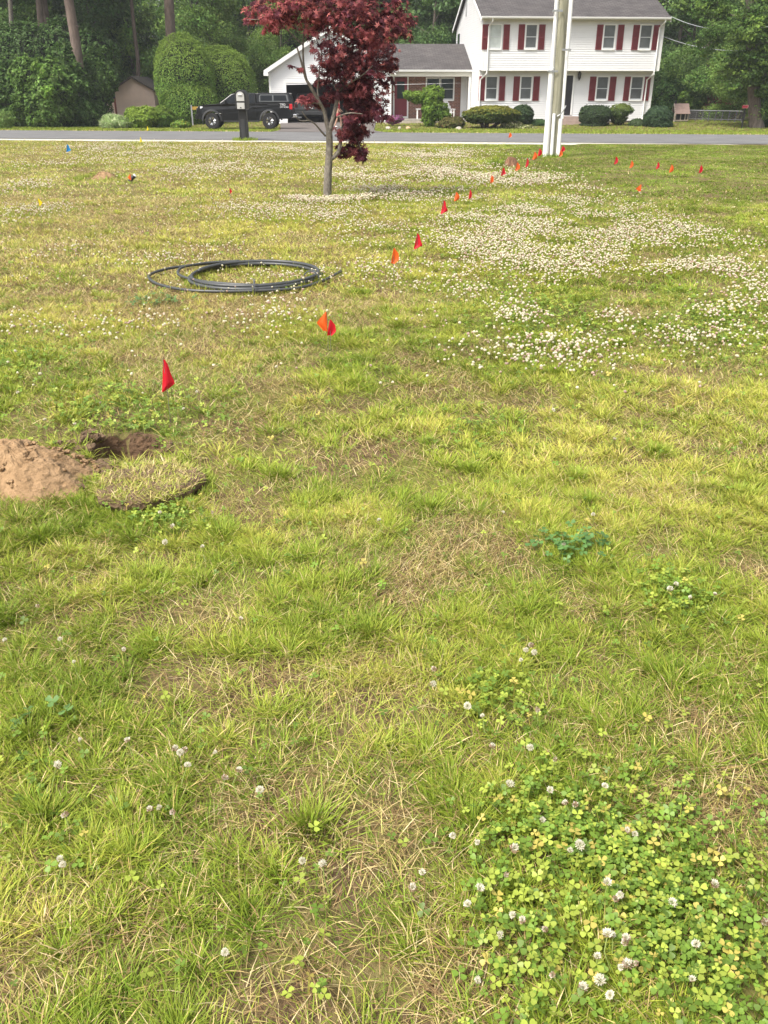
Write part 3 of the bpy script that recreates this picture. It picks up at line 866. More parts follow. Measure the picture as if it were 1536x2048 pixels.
# ---- person walking up the driveway
PD = 51.6
pp = pt(676, 258, PD)
ph = 1.50
person = empty('person', (pp[0], PD, g(pp[0], PD) + .03), R(-8))
tag(person, 'person in red shirt and red shorts walking on the driveway behind the maple', 'person')
M_SKIN = mat('skin', (.52, .30, .21), .6)
M_RED = mat('red_cloth', (.42, .03, .05), .8)
M_REDS = mat('faded_red_cloth', (.36, .06, .065), .8)
M_HAIR = mat('brown_hair', (.07, .03, .02), .7)
M_SHOE = mat('white_shoe', (.6, .6, .6), .6)
def skin(name, verts, edges, radii, m, par, root=0, sub=2):
    me = bpy.data.meshes.new(name); me.from_pydata(verts, edges, [])
    o = link(name, me, m, par)
    o.modifiers.new('skin', 'SKIN')
    for i, r in enumerate(radii):
        sv = me.skin_vertices[0].data[i]
        sv.radius = (r, r) if not isinstance(r, tuple) else r
        sv.use_root = (i == root)
    s = o.modifiers.new('sub', 'SUBSURF'); s.levels = sub; s.render_levels = sub
    return o
k = ph / 1.6
bv = [(0, 0, .86), (.02, 0, 1.0), (.035, 0, 1.18), (.04, 0, 1.31), (.06, 0, 1.37), (.075, 0, 1.43), (.085, 0, 1.50), (.075, 0, 1.57),   # 0-7 spine, head
      (.03, -.15, 1.29), (.0, -.19, 1.08), (.13, -.17, .92), (.18, -.15, .87),        # 8-11 near arm, hand forward
      (.03, .15, 1.29), (.05, .19, 1.07), (.17, .17, .93), (.22, .15, .89),           # 12-15 far arm
      (.0, -.08, .82), (-.02, -.085, .47), (-.17, -.08, .11), (-.19, -.08, .06), (-.08, -.085, .035),     # 16-20 near leg behind
      (.02, .08, .82), (.16, .085, .48), (.18, .08, .10), (.17, .08, .05), (.29, .085, .04)]               # 21-25 far leg ahead
be = [(0, 1), (1, 2), (2, 3), (3, 4), (4, 5), (5, 6), (6, 7), (3, 8), (8, 9), (9, 10), (10, 11), (3, 12), (12, 13), (13, 14), (14, 15),
      (0, 16), (16, 17), (17, 18), (18, 19), (19, 20), (0, 21), (21, 22), (22, 23), (23, 24), (24, 25)]
br_ = [.115, .10, .12, .085, .05, .055, .085, .06, .05, .04, .03, .032, .05, .04, .03, .032, .085, .055, .04, .035, .028, .085, .055, .04, .035, .028]
sc = lambda L: [tuple(c * k for c in p) for p in L]
body = skin('body', sc(bv), be, [r * k for r in br_], M_SKIN, person)
hand = MB()
for (hx_, hy_, hz_) in ((.18, -.15, .87), (.22, .15, .89)):
    for i, l in enumerate((.055, .065, .06, .05)):
        y0 = hy_ + (i - 1.5) * .014
        hand.tube([(hx_ + .02, y0, hz_ - .01), (hx_ + .02 + l * .6, y0, hz_ - .03), (hx_ + .025 + l * .8, y0, hz_ - .05)], [.008, .007, .005], 5)
    hand.tube([(hx_, hy_ + .02, hz_), (hx_ + .04, hy_ + .035, hz_ + .01)], [.009, .006], 5)
hand.v = [tuple(c * k for c in p) for p in hand.v]
hand.build('finger', M_SKIN, person, smooth=True)
skin('shirt', sc([(0, 0, .90), (.02, 0, 1.02), (.035, 0, 1.19), (.04, 0, 1.31), (.03, -.14, 1.30), (.008, -.185, 1.14), (.03, .14, 1.30), (.045, .185, 1.14)]),
     [(0, 1), (1, 2), (2, 3), (3, 4), (4, 5), (3, 6), (6, 7)], [r * k for r in (.128, .115, .135, .09, .068, .062, .068, .062)], M_RED, person)
cuf = MB()
for yy, xx in ((-.185, .008), (.185, .045)): cuf.lathe([(.066, -.03), (.07, .0), (.066, .035)], 10, (xx, yy, 1.13))
cuf.v = [tuple(c * k for c in p) for p in cuf.v]; cuf.build('sleeve_cuff', M_SHOE, person, smooth=True)
skin('shorts', sc([(0, 0, .90), (0, 0, .82), (.0, -.08, .78), (-.015, -.085, .56), (.03, .08, .78), (.12, .085, .58)]),
     [(0, 1), (1, 2), (2, 3), (1, 4), (4, 5)], [r * k for r in (.125, .125, .105, .092, .105, .092)], M_REDS, person)
hr = MB(); hr.ell((.065, 0, 1.545), (.10, .09, .085), 14, 8, .03); hr.ell((.03, 0, 1.50), (.075, .085, .095), 12, 8, .03)
hr.tube([(-.02, 0, 1.53), (-.075, 0, 1.46), (-.07, 0, 1.33)], [.035, .04, .02], 8)
hr.v = [tuple(c * k for c in p) for p in hr.v]; hr.build('hair', M_HAIR, person, smooth=True)
fc = MB(); fc.tube([(.165, 0, 1.495), (.19, 0, 1.465), (.165, 0, 1.455)], [.012, .014, .01], 6)
for sg in (-1, 1): fc.ell((.08, sg * .083, 1.475), (.018, .008, .028), 8, 6)
fc.v = [tuple(c * k for c in p) for p in fc.v]; fc.build('nose', M_SKIN, person, smooth=True)
ey = MB()
for sg in (-1, 1): ey.ell((.153, sg * .034, 1.495), (.012, .014, .008), 8, 6)
ey.v = [tuple(c * k for c in p) for p in ey.v]; ey.build('eye', M_BLACK, person)
mo = MB(); mo.ell((.155, 0, 1.425), (.012, .025, .006), 8, 6); mo.v = [tuple(c * k for c in p) for p in mo.v]; mo.build('mouth', M_REDS, person)
sh = MB()
for (xx, yy, zz) in ((-.12, -.085, .045), (.24, .083, .045)):
    sh.ell((xx * 1.0, yy, zz), (.115, .042, .045), 12, 6)
sh.v = [tuple(c * k for c in p) for p in sh.v]; sh.build('shoe', M_SHOE, person, smooth=True)

# ---- mailbox
mp_ = at(489.5, 281)
s = mpp(mp_[1], .7); mh = 1.50 * .955
mail = empty('mailbox', (mp_[0], mp_[1], mp_[2]), R(-3))
mail.scale = (1.16, 1.1, 1.11)
tag(mail, 'black plastic mailbox post with grey door and newspaper slot, at the road edge', 'mailbox')
M_GREYP = mat('grey_plastic', (.42, .42, .41), .5)
hw_ = .165
arc = [(hw_ * math.cos(t), 1.26 + hw_ * math.sin(t)) for t in np.linspace(0, math.pi, 13)]
mb = MB(); mb.prism([(-.125, .86), (.125, .86), (hw_, .92)] + arc + [(-hw_, .92)], .24); mb.build('mailbox_head', M_BLACK, mail, bevel=.012)
mb = MB(); mb.prism([(-.125, 0), (.125, 0), (.115, .86), (-.115, .86)], .11); mb.build('post', M_BLACK, mail, bevel=.015)
mb = MB(); mb.box(-.06, -.125, .05, .06, -.111, .6); mb.build('post_panel', M_TRIM, mail, bevel=.006)
arc2 = [(.115 * math.cos(t), 1.26 + .115 * math.sin(t)) for t in np.linspace(0, math.pi, 11)]
mb = MB(); mb.prism([(-.115, 1.115), (.115, 1.115)] + arc2, -.241, w0=-.262); dd = mb.build('mailbox_door', M_GREYP, mail)
mb = MB(); mb.box(-.05, -.285, 1.275, .05, -.263, 1.315); mb.build('handle', M_WHITE, dd)
mb = MB(); mb.box(-.05, -.268, 1.25, .05, -.2625, 1.272); mb.build('handle_recess', M_BLACK, dd)
mb = MB(); mb.box(-.11, -.255, .90, .11, -.241, 1.07); nb = mb.build('newspaper_slot', M_GREYP, mail)
mb = MB(); mb.lathe([(.02, -.2565), (.02, -.262)], 10, (0, 0, .935), 'y'); mb.build('lock', M_BLACK, nb)

# ---- utility pole
up = at(1104.5, 313)
pole = empty('utility_pole', tuple(up))
tag(pole, 'weathered wooden utility pole with white cable guards strapped to its sides', 'utility pole')
M_POLE = mat('weathered_pole', (.36, .345, .26), .95, n_sc=11, col2=(.17, .165, .115), b_sc=18, b_str=.7, stretch=(1, 1, .08))
top = pt(1127, 0, up[1]); lean = (top[0] - up[0]) / (top[2] - up[2])
lx_ = lambda z: lean * z
mb = MB(); mb.tube([(lx_(z), 0, z) for z in (-.3, 0, 1, 2.5, 4, 6, 9.5)], [.155, .15, .142, .135, .13, .12, .105], 20); mb.build('pole', M_POLE, pole, smooth=True)
sp = mpp(up[1], 1)
def guard(xo, yo, z0, z1, w_, taper=0.0, name='cable_guard', ang=0.0):
    mb = MB(); n = 9
    prof = [(-w_ / 2 * math.cos(t) , -w_ * .75 * math.sin(t)) for t in np.linspace(0, math.pi, n)]
    ca, sa = math.cos(ang), math.sin(ang)
    vs = []
    for z in (z0, z1):
        for (a, b) in prof:
            f = 1 + taper * (1 - (z - z0) / (z1 - z0))
            a2, b2 = a * f, b * f
            vs.append((xo + lx_(z) + (a2 * ca - b2 * sa) + taper * (-.03 if xo < 0 else .0) * (1 if z == z0 else 0), yo + a2 * sa + b2 * ca, z))
    fs = [(i, i + 1, n + i + 1, n + i) for i in range(n - 1)] + [(n - 1, 0, n, 2 * n - 1), tuple(range(n))[::-1], tuple(range(n, 2 * n))]
    mb.add(vs, fs)
    return mb.build(name, M_WHITE, pole)
guard(-.175, -.06, -.05, 2.05, .135, .25, ang=R(-25))
guard(-.165, -.05, 2.05, 9, .105, 0, ang=R(-25))
guard(-.055, -.155, -.05, 1.02, .085)
guard(.115, -.115, -.05, .9, .10, .1, ang=R(25))
guard(.155, -.03, .9, 2.4, .09, ang=R(40))
guard(.155, -.01, 2.4, 9, .12, ang=R(40))
mb = MB()
for z, x0, x1 in ((1.95, -.26, -.04), (3.25, -.25, -.03), (2.42, .02, .24), (4.28, .03, .24)):
    mb.box(lx_(z) + x0, -.175, z, lx_(z) + x1, -.165, z + .045)
    mb.box(lx_(z) + (x0 if x0 < 0 and x0 < -.1 else x1) - .006, -.17, z, lx_(z) + (x0 if x0 < -.1 else x1) + .006, 0, z + .045)
mb.build('strap', M_GALV, pole)
mb = MB(); mb.tube([(lx_(.9) + .02, -.16, .95), (lx_(1) + .1, -.18, 1.0), (lx_(1.1) + .18, -.2, 1.12), (lx_(1.1) + .22, -.18, 1.2)], .016, 6); mb.build('bracket', M_GALV, pole)

# ---- marker flags
M_STAKE = mat('wire_stake', (.25, .22, .2), .5, .5)
FC = {'red': mat('red_flag', (.62, .012, .028), .5), 'orange': mat('orange_flag', (.82, .13, .02), .5), 'blue': mat('blue_flag', (.02, .25, .62), .5), 'yellow': mat('yellow_flag', (.85, .68, .02), .5)}
for m_ in FC.values():                      # thin plastic film lets light through
    t_ = m_.node_tree; p_ = t_.nodes["Principled BSDF"]; tr_ = t_.nodes.new('ShaderNodeBsdfTranslucent'); tr_.inputs[0].default_value = p_.inputs['Base Color'].default_value
    mx_ = t_.nodes.new('ShaderNodeMixShader'); mx_.inputs[0].default_value = .35
    t_.links.new(p_.outputs[0], mx_.inputs[1]); t_.links.new(tr_.outputs[0], mx_.inputs[2]); t_.links.new(mx_.outputs[0], t_.nodes["Material Output"].inputs['Surface'])
def flag(px, ptop, pbot, wpx, color, label, gpx=None, hz=.34, side=1, shape='tri', fold=.3, seed=0):
    """px: column of the stake; the cloth hangs from ptop to pbot"""
    if gpx is not None:
        b = at(px, gpx)
    else:
        d = ray(px, ptop); D = 15.
        for _ in range(12):
            p = pt(px, ptop, D); D += (p[2] - (g(p[0], D) + hz)) / max(1e-3, -d[2] / d[1])
        p = pt(px, ptop, D); b = np.array([p[0], D, g(p[0], D)])
    zt = pt(px, ptop, b[1])[2] - b[2]; zb = pt(px, pbot, b[1])[2] - b[2]
    W = wpx * mpp(b[1], .3)
    f = empty('marker_flag', (b[0], b[1], b[2]))
    tag(f, label, 'marker flag', 'utility marker flags along the lawn')
    mb = MB(); mb.tube([(0, 0, -.05), (.004, 0, zt * .5), (0, 0, zt + .004)], max(.0016, .06 * mpp(b[1])), 5); mb.build('stake', M_STAKE, f)
    H = zt - zb
    r = random.Random(seed + 3)
    n, m = 9, 9
    vs = []
    for j in range(m + 1):
        v = j / m
        for i in range(n + 1):
            u = i / n
            if shape == 'tri':             # drooping from the top of the stake
                prof = [.14, .34, .46, .55, .64, .76, .92, .98, .58, .22]
                wd = np.interp(v, np.linspace(0, 1, 10), prof); xo = -.28 * W * v * (0 if side else 1)
                x = -.36 * W * v + u * wd * W * .95
            elif shape == 'kite':
                wd = np.interp(v, [0, .58, 1], [.12, 1.0, .35]); x = u * wd * W
            else:                           # leaf: narrow, folded
                wd = np.interp(v, [0, .35, .75, 1], [.15, .8, 1.0, .55]); x = -.35 * W * v + u * wd * W
            y = fold * W * math.sin(u * 5.5 + v * 2.0 + seed) * (.25 + v) * .35
            z = zt - H * v - H * .10 * u * (1 - u) * math.sin(v * 3) + r.uniform(-.01, .01) * H
            vs.append((side * x if side else x, y, z))
    fs = [(j * (n + 1) + i, j * (n + 1) + i + 1, (j + 1) * (n + 1) + i + 1, (j + 1) * (n + 1) + i) for j in range(m) for i in range(n)]
    mb = MB(); mb.add(vs, fs); c = mb.build('flag_cloth', FC[color], f, smooth=True)
    return f
flag(341, 719, 783, 27, 'red', 'large red marker flag nearest the camera, beyond the dug hole', 846, seed=1)
flag(656, 624, 662, 22, 'orange', 'orange kite shaped marker flag paired with a red one, in front of the pipe coil', 703, side=-1, shape='kite', seed=2)
flag(661, 639, 671, 17, 'red', 'red marker flag right beside the orange kite shaped flag', 706, shape='leaf', seed=3)
flag(787, 496, 527, 15, 'orange', 'orange marker flag right of the pipe coil, just left of a red flag', shape='leaf', seed=4)
flag(834, 467, 498, 17, 'red', 'red marker flag in white clover, just right of an orange flag by the coil', shape='tri', seed=5)
flag(887, 401, 428, 14, 'red', 'red marker flag in dense clover, midway between coil and utility pole', seed=6)
flag(912, 384, 402, 10, 'orange', 'orange marker flag just past the red flag in dense clover', shape='leaf', seed=7)
flag(940, 379, 398, 6, 'red', 'thin faded red marker flag seen edge on, right of an orange flag', shape='leaf', seed=8)
flag(983, 350, 366, 7, 'orange', 'pale orange marker flag in clover nearest the small dark mound', shape='leaf', seed=9)
flag(1006, 335, 351, 10, 'red', 'red marker flag in front of the small dark soil mound', seed=10)
flag(1034, 325, 341, 9, 'orange', 'orange marker flag touching the right foot of the dark soil mound', shape='leaf', seed=11)
flag(1054, 316, 334, 6, 'red', 'narrow dull red marker flag between the dark mound and the utility pole', shape='leaf', seed=12)
flag(1069, 304, 319, 9, 'orange', 'orange marker flag two to the left of the utility pole', shape='leaf', seed=13)
flag(1079, 297, 312, 8, 'red', 'red marker flag immediately left of the utility pole', shape='leaf', seed=14)
flag(1125, 292, 304, 8, 'red', 'red marker flag at the right foot of the utility pole', shape='leaf', seed=15)
flag(1121, 300, 313, 7, 'orange', 'orange marker flag low against the right foot of the utility pole', shape='leaf', seed=16)
flag(1232, 313, 328, 7, 'red', 'red marker flag on mown grass, first one right of the utility pole', shape='leaf', seed=17)
flag(1263, 321, 336, 7, 'orange', 'orange marker flag on mown grass, second one right of the utility pole', shape='leaf', seed=18)
flag(1316, 324, 338, 6, 'red', 'thin red marker flag on mown grass between two orange flags', shape='leaf', seed=19)
flag(1343, 329, 345, 8, 'orange', 'orange marker flag with white clover at its foot on the mown grass', shape='leaf', seed=20)
flag(1402, 330, 346, 7, 'red', 'dark red marker flag standing farthest right', shape='leaf', seed=21)
flag(1283, 369, 383, 11, 'orange', 'squarish orange marker flag low in the grass, nearer than the right hand row', shape='kite', side=-1, seed=22)
flag(134, 289, 304, 10, 'blue', 'blue marker flag near the road at the left', seed=23)
flag(75, 396, 412, 9, 'yellow', 'yellow marker flag in the lawn at the far left', shape='kite', seed=24)
flag(280, 274, 285, 5, 'yellow', 'small yellow marker flag on the near edge of the road', hz=.3, seed=25)
flag(294, 252, 262, 4, 'yellow', 'small yellow marker flag across the road in front of the shrubs', hz=.3, seed=26)
flag(261, 348, 360, 7, 'orange', 'faded orange marker flag beside the left soil mound', shape='kite', side=-1, seed=27)
flag(1018, 265, 275, 6, 'orange', 'pale orange marker flag standing at the road edge, left of the utility pole', gpx=289, shape='leaf', seed=28)
flag(459, 376, 387, 5, 'red', 'tiny faded red marker flag low in the yellow grass left of the maple', hz=.2, shape='kite', seed=29)

# ---- knocked over marker beside the orange flag
b = at(265, 364)
cap_ = empty('pipe_marker', (b[0], b[1], b[2] + .03), R(10))
tag(cap_, 'short black plastic pipe with a white end lying tilted by the left soil mound', 'pipe')
mb = MB(); mb.tube([(-.06, 0, -.02), (.05, 0, .075)], [.03, .034], 10); mb.build('pipe_body', M_BLACK, cap_)
mb = MB(); mb.tube([(.051, 0, .076), (.068, 0, .091)], [.034, .03], 10); mb.build('pipe_end', M_WHITE, cap_)

# ---- coil of black pipe
cc = at(512, 562)
sc_ = mpp(cc[1])
def gp_(px, py):
    p = at(px, py); return (p[0] - cc[0], p[1] - cc[1])
coil_pts = []
Rr = 133 * sc_ * .965
for i in range(0, int(2.4 * 48) + 1):              # three tight turns
    t = 2 * math.pi * i / 48 + .6
    turn = i / 48
    r = Rr * (1 - .028 * turn) + .006 * math.sin(2.0 * t)
    ox = -.02 * math.sin(turn * 2); oy = .02 * math.cos(turn * 3)
    z = .032 + .020 * min(turn, 2.4)
    coil_pts.append((ox + r * math.cos(t), oy + r * math.sin(t), z))
last = coil_pts[0]
# loose outer loop swinging out to the left and ending in a free tail on the right
loose = [(645, 560), (600, 577), (540, 583), (470, 582), (400, 574), (362, 562), (358, 553), (372, 545), (420, 537), (480, 533), (430, 534), (345, 545), (305, 557), (300, 567), (320, 578), (370, 588), (440, 594), (530, 592), (600, 584), (650, 568), (682, 552)]
lp = []
for i, (a, c_) in enumerate(loose):
    p = gp_(a, c_); lp.append(Vector((p[0], p[1], .05 if i < 10 else .035)))
def spline(P, n=6):
    out = []
    for i in range(len(P) - 1):
        p0 = P[max(i - 1, 0)]; p1 = P[i]; p2 = P[i + 1]; p3 = P[min(i + 2, len(P) - 1)]
        for k_ in range(n):
            t = k_ / n
            out.append(.5 * ((2 * p1) + (p2 - p0) * t + (2 * p0 - 5 * p1 + 4 * p2 - p3) * t * t + (3 * p1 - p0 - 3 * p2 + p3) * t ** 3))
    out.append(P[-1]); return out
M_PIPE = mat('black_poly_pipe', (.055, .058, .06), .42, spec=.5, n_sc=6, n_amt=.25)
coil = empty('pipe_coil', (cc[0], cc[1], cc[2]))
tag(coil, 'coil of black plastic water pipe lying flat on the lawn', 'pipe coil')
mb = MB(); mb.tube(coil_pts, .0155, 8); mb.build('tight_loops', M_PIPE, coil, smooth=True)
mb = MB(); mb.tube(spline(lp[:10]), .0125, 8); mb.tube(spline(lp[9:]), .0125, 8); mb.build('loose_loop', M_PIPE, coil, smooth=True)
mb = MB()
for an in (-1.45, -.35): mb.tube([(Rr * .95 * math.cos(an) + .075 * math.cos(an) * math.cos(t), Rr * .95 * math.sin(an) + .075 * math.sin(an) * math.cos(t), .06 + .06 * math.sin(t)) for t in np.linspace(0, 2 * math.pi, 12, endpoint=False)], .006, 5, closed=True)
mb.build('coil_tie', M_SEAL, coil)

# ---- soil mounds
def mound(px, py, wpx, h, label, seed, m=M_SOIL, ratio=.8, name='soil_mound', lumps=90):
    b = at(px, py); s_ = mpp(b[1]); rx_ = wpx * s_ / 2
    n = 72; vs = []; fs = []
    nr = 34
    for j in range(nr + 1):
        f = j / nr
        for i in range(n):
            a = 2 * math.pi * i / n
            er = 1 + .16 * math.sin(2 * a + seed) + .09 * math.sin(5 * a + seed * 2) + .05 * math.sin(9 * a)
            x = rx_ * f * er * math.cos(a); y = rx_ * ratio * f * er * math.sin(a)
            z = h * (1 - f ** 1.7) ** 1.1
            lump = (fbm(x + seed, y, rx_ * .38, seed, 4) - .5) * .42 * h + (vnoise(x, y, rx_ * .06, seed + 2) - .5) * .10 * h + (vnoise(x, y, rx_ * .028, seed + 8) - .5) * .08 * h
            z += float(lump) * (1 - f ** 4) - .02 * (f ** 3) + g(b[0] + x, b[1] + y) - b[2]
            vs.append((x, y, z))
    for j in range(nr):
        for i in range(n): fs.append((j * n + i, j * n + (i + 1) % n, (j + 1) * n + (i + 1) % n, (j + 1) * n + i))
    mb = MB(); mb.add(vs, fs)
    r = random.Random(seed)
    for _ in range(lumps):                  # clods
        a = r.uniform(0, 6.28); f = r.random() ** .5 * 1.08
        x = rx_ * f * math.cos(a); y = rx_ * ratio * f * math.sin(a)
        z = h * max(0, 1 - min(f, 1) ** 1.7) ** 1.1 + g(b[0] + x, b[1] + y) - b[2]
        q_ = r.uniform(.010, .032) * rx_ * 1.3
        mb.ell((x, y, z), (q_ * r.uniform(.8, 1.4), q_, q_ * .8), 7, 5, .3, 0, r.randrange(999))
    o = mb.build(name, m, None, tuple(b))
    tag(o, label, 'soil mound')
    return b, rx_
mounds = []
M_SOIL2 = mat('dark_dug_soil', (.24, .13, .075), .95, n_sc=20, col2=(.14, .075, .045), b_sc=40, b_str=.9)
mb_, r_ = mound(42, 958, 330, .16, 'broad mound of bare tan soil in the near left of the lawn', 3, ratio=.78, lumps=190); mounds.append((mb_, r_ * .95, .78))
mb_, r_ = mound(209, 358, 66, .14, 'low reddish soil mound in the dry grass at the left', 5); mounds.append((mb_, r_ * .8, .8))
mb_, r_ = mound(1021, 332, 36, .20, 'small dark soil mound among the flags near the utility pole', 7, M_SOIL2); mounds.append((mb_, r_ * .8, .8))
# turf plug lifted off the hole
tb = at(300, 985)
ts = mpp(tb[1])
TPR = 104 * ts
plug = empty('turf_plug', (tb[0], tb[1], tb[2]), 0)
tag(plug, 'round slab of cut turf lying grass side up beside the dug hole', 'turf')
plug.rotation_euler = (R(-1.8), R(-2.5), 0)
n = 64; vs = []; fs = []
edge = lambda a: TPR * (1 + .05 * math.sin(3 * a + 1) + .035 * math.sin(7 * a) + .02 * math.sin(13 * a))
rows = [(.80, -.02), (.93, .0), (1.0, .026), (.985, .048), (.90, .054), (.55, .055), (.2, .055)]
for (f, z) in rows:
    for i in range(n):
        a = 2 * math.pi * i / n; e_ = edge(a) * f
        x, y = e_ * math.cos(a), e_ * math.sin(a) * .98
        vs.append((x, y, z + (float(vnoise(x + 3, y + z * 9, .03, 4)) - .5) * .022))
for j in range(len(rows) - 1):
    for i in range(n): fs.append((j * n + i, j * n + (i + 1) % n, (j + 1) * n + (i + 1) % n, (j + 1) * n + i))
fs.append(tuple((len(rows) - 1) * n + i for i in range(n)))
M_PLUG = mat('root_mat_soil', (.19, .125, .07), .95, n_sc=30, col2=(.085, .052, .03), b_sc=60, b_str=1.0)
mb = MB(); mb.add(vs, fs); mb.build('soil_disc', M_PLUG, plug)
# ragged clods of sod around the rim of the hole
r = random.Random(4)
cl = MB()
for (px, py, q_) in ((205, 945, .05), (222, 938, .045), (180, 962, .04), (325, 927, .035), (300, 930, .03), (190, 880, .05), (160, 885, .04), (170, 902, .035), (232, 960, .03), (150, 975, .04), (212, 930, .035), (310, 935, .03)):
    p = at(px, py)
    for _ in range(7):
        cl.ell((p[0] - HOLE[0] + r.gauss(0, q_ * .8), p[1] - HOLE[1] + r.gauss(0, q_ * .6), p[2] + q_ * .15 + r.uniform(0, .012)), (q_ * r.uniform(.3, .8), q_ * r.uniform(.3, .7), q_ * r.uniform(.2, .45)), 8, 5, .3, 0, r.randrange(999))
rim = cl.build('soil_clods', M_PLUG, None, (HOLE[0], HOLE[1], 0))
tag(rim, 'loose brown soil clods scattered round the rim of the dug hole', 'soil', kind='stuff')

# ---- brown shed among the trees
SD = 60.0
sl = pt(238, 250, SD); sr_ = pt(315, 250, SD); sw = sr_[0] - sl[0]
sg_ = g(sl[0], SD)
shed = empty('garden_shed', (sl[0], SD, sg_), R(0))
tag(shed, 'brown clapboard shed with dark roof half hidden by trees at left', 'shed')
M_SHED = mat('brown_siding', (.58, .45, .38), .7, n_sc=2, n_amt=.12)
ze_ = pt(315, 178, SD)[2] - sg_; zp = pt(274, 156, SD)[2] - sg_
mb = MB(); mb.box(0, 0, -.3, sw, 4, ze_); mb.prism([(0, ze_), (sw, ze_), (sw * .47, zp)], .1, w0=0.0)
def sseg(z):
    if z < ze_: return [(0, sw)]
    q_ = (z - ze_) / (zp - ze_); return [(sw * .47 * q_, sw - sw * .53 * q_)]
clap(mb, Seg(sseg, 0, zp - .03), lambda a, z, o: (a, -o, z), .15, .022)
mb.build('shed_wall', M_SHED, shed)
mb = MB(); mb.add([], []) 
def slab2(x0, z0, x1, z1, ya, yb, t_):
    mb.add([(x0, ya, z0), (x1, ya, z1), (x1, yb, z1), (x0, yb, z0), (x0, ya, z0 - t_), (x1, ya, z1 - t_), (x1, yb, z1 - t_), (x0, yb, z0 - t_)],
           [(0, 1, 2, 3), (7, 6, 5, 4), (0, 4, 5, 1), (1, 5, 6, 2), (2, 6, 7, 3), (3, 7, 4, 0)])
slab2(-.2, ze_ - .06, sw * .47, zp + .12, -.2, 4.2, .1); slab2(sw * .47, zp + .12, sw + .2, ze_ - .1, -.2, 4.2, .1)
mb.build('shed_roof', mat('dark_shed_roof', (.06, .05, .045), .9), shed)
wx = pt(208, 250, SD)[0] - sl[0]
mb = MB(); mb.box(wx, 1.2, -.3, -.003, 3.5, ze_ * .55); clap(mb, Seg(lambda z: [(wx, -.003)], 0, ze_ * .55), lambda a, z, o: (a, 1.2 - o, z), .15, .022); mb.build('shed_annex', M_SHED, shed)
a0 = pt(222, 235, SD)[0] - sl[0]; a1 = pt(229, 235, SD)[0] - sl[0]
mb = MB(); mb.box(a0, 1.13, .25, a1, 1.178, 1.3); mb.build('shed_door', mat('rusty_door', (.14, .04, .03), .8), shed)
mb = MB(); mb.box(-.42, .9, 1.25, -.1, .95, 2.1); mb.build('shed_window', M_GLASSD, shed)

# ---- post with yellow board by the truck's nose
yp = pt(386, 250, 54.5); yz = g(yp[0], 54.5)
ys_ = empty('sign_post', (yp[0], 54.5, yz)); tag(ys_, 'grey metal post with a small yellow board beside the truck nose', 'sign post')
mb = MB(); mb.box(-.04, -.03, 0, .04, .03, 1.08); mb.build('post', M_GALV, ys_)
mb = MB(); mb.box(.041, -.02, .83, .62, .0, 1.0); mb.build('board', mat('yellow_board', (.35, .22, .03), .6), ys_)

# ---- playhouse and kennel fence at right
hd = 56.0
h0 = pt(1348, 250, hd); h1 = pt(1374, 250, hd); hwid = h1[0] - h0[0]; hz = g(h0[0], hd)
ph_ = empty('playhouse', (h0[0], hd, hz), R(-4)); tag(ph_, 'small weathered wooden playhouse with pinkish brown roof beside the white house', 'playhouse')
zt_ = pt(1360, 207, hd)[2] - hz; ze2 = pt(1360, 226.5, hd)[2] - hz; zw = pt(1360, 240.5, hd)[2] - hz
M_OLDW = mat('weathered_wood', (.17, .145, .125), .9, n_sc=5, n_amt=.35, stretch=(1, 1, 5))
M_POST = mat('pale_wood', (.47, .40, .33), .9, n_sc=5, n_amt=.2)
mb = MB(); mb.box(.02, 0, 0, hwid - .02, .9, zw); mb.build('lower_wall', M_OLDW, ph_)
mb = MB()
for x in (0, hwid * .38, hwid * .72, hwid - .05): mb.box(x, -.02, zw, x + .05, .03, ze2)
mb.box(0, -.02, ze2 - .05, hwid, .03, ze2); mb.box(.0, -.025, zw - .03, hwid, .02, zw + .02); mb.box(-.09, -.12, 0, -.02, -.05, ze2)
mb.build('corner_post', M_POST, ph_)
mb = MB(); mb.box(.05, .3, zw, hwid - .05, .34, ze2 - .05); mb.build('dark_opening_panel', M_DARKIN, ph_)  # dark panel stands in for the shade inside the playhouse
mb = MB()
for i in range(5):
    f0, f1 = i / 5, (i + 1) / 5
    z0, z1 = ze2 + (zt_ - ze2) * f0, ze2 + (zt_ - ze2) * f1; y0, y1 = -.18 + .63 * f0, -.18 + .63 * f1
    mb.add([(-.06, y0, z0), (hwid + .04, y0, z0), (hwid + .0, y1, z1), (0, y1, z1), (-.06, y0 - .01, z0 - .035), (hwid + .04, y0 - .01, z0 - .035)], [(0, 1, 2, 3), (4, 5, 1, 0)])
mb.add([(-.06, 1.1, ze2), (hwid + .04, 1.1, ze2), (hwid, .45, zt_), (0, .45, zt_)], [(0, 1, 2, 3)])
mb.build('playhouse_roof', mat('pinkish_roof', (.27, .19, .165), .9, n_sc=4, n_amt=.25), ph_)
mb = MB(); mb.prism([(-.12, ze2 - .02), (.45, zt_ + .02), (1.02, ze2 - .02), (.45, zt_ - .06)], -.03, axis='x', w0=-.07); mb.build('gable_board', M_POST, ph_)
mb = MB(); mb.ell((.03, .45, zt_ + .08), (.07, .07, .09), 8, 6); mb.build('roof_finial', M_BLACK, ph_)
M_MESH = mat('fence_wire', (.085, .088, .09), .6, .4)
fz = 58.0
M_FPOST = mat('dull_steel', (.16, .165, .17), .6, .3)
f0 = pt(1376, 248, fz); f1 = pt(1482, 248, fz - 3.0)
fence = empty('chain_link_fence', (f0[0], fz, g(f0[0], fz)), 0); tag(fence, 'low chain link kennel fence with grey posts in front of the reddish shrub', 'fence')
fl = f1[0] - f0[0]; fh = pt(1430, 221.5, fz - 1.5)[2] - g(f0[0], fz)
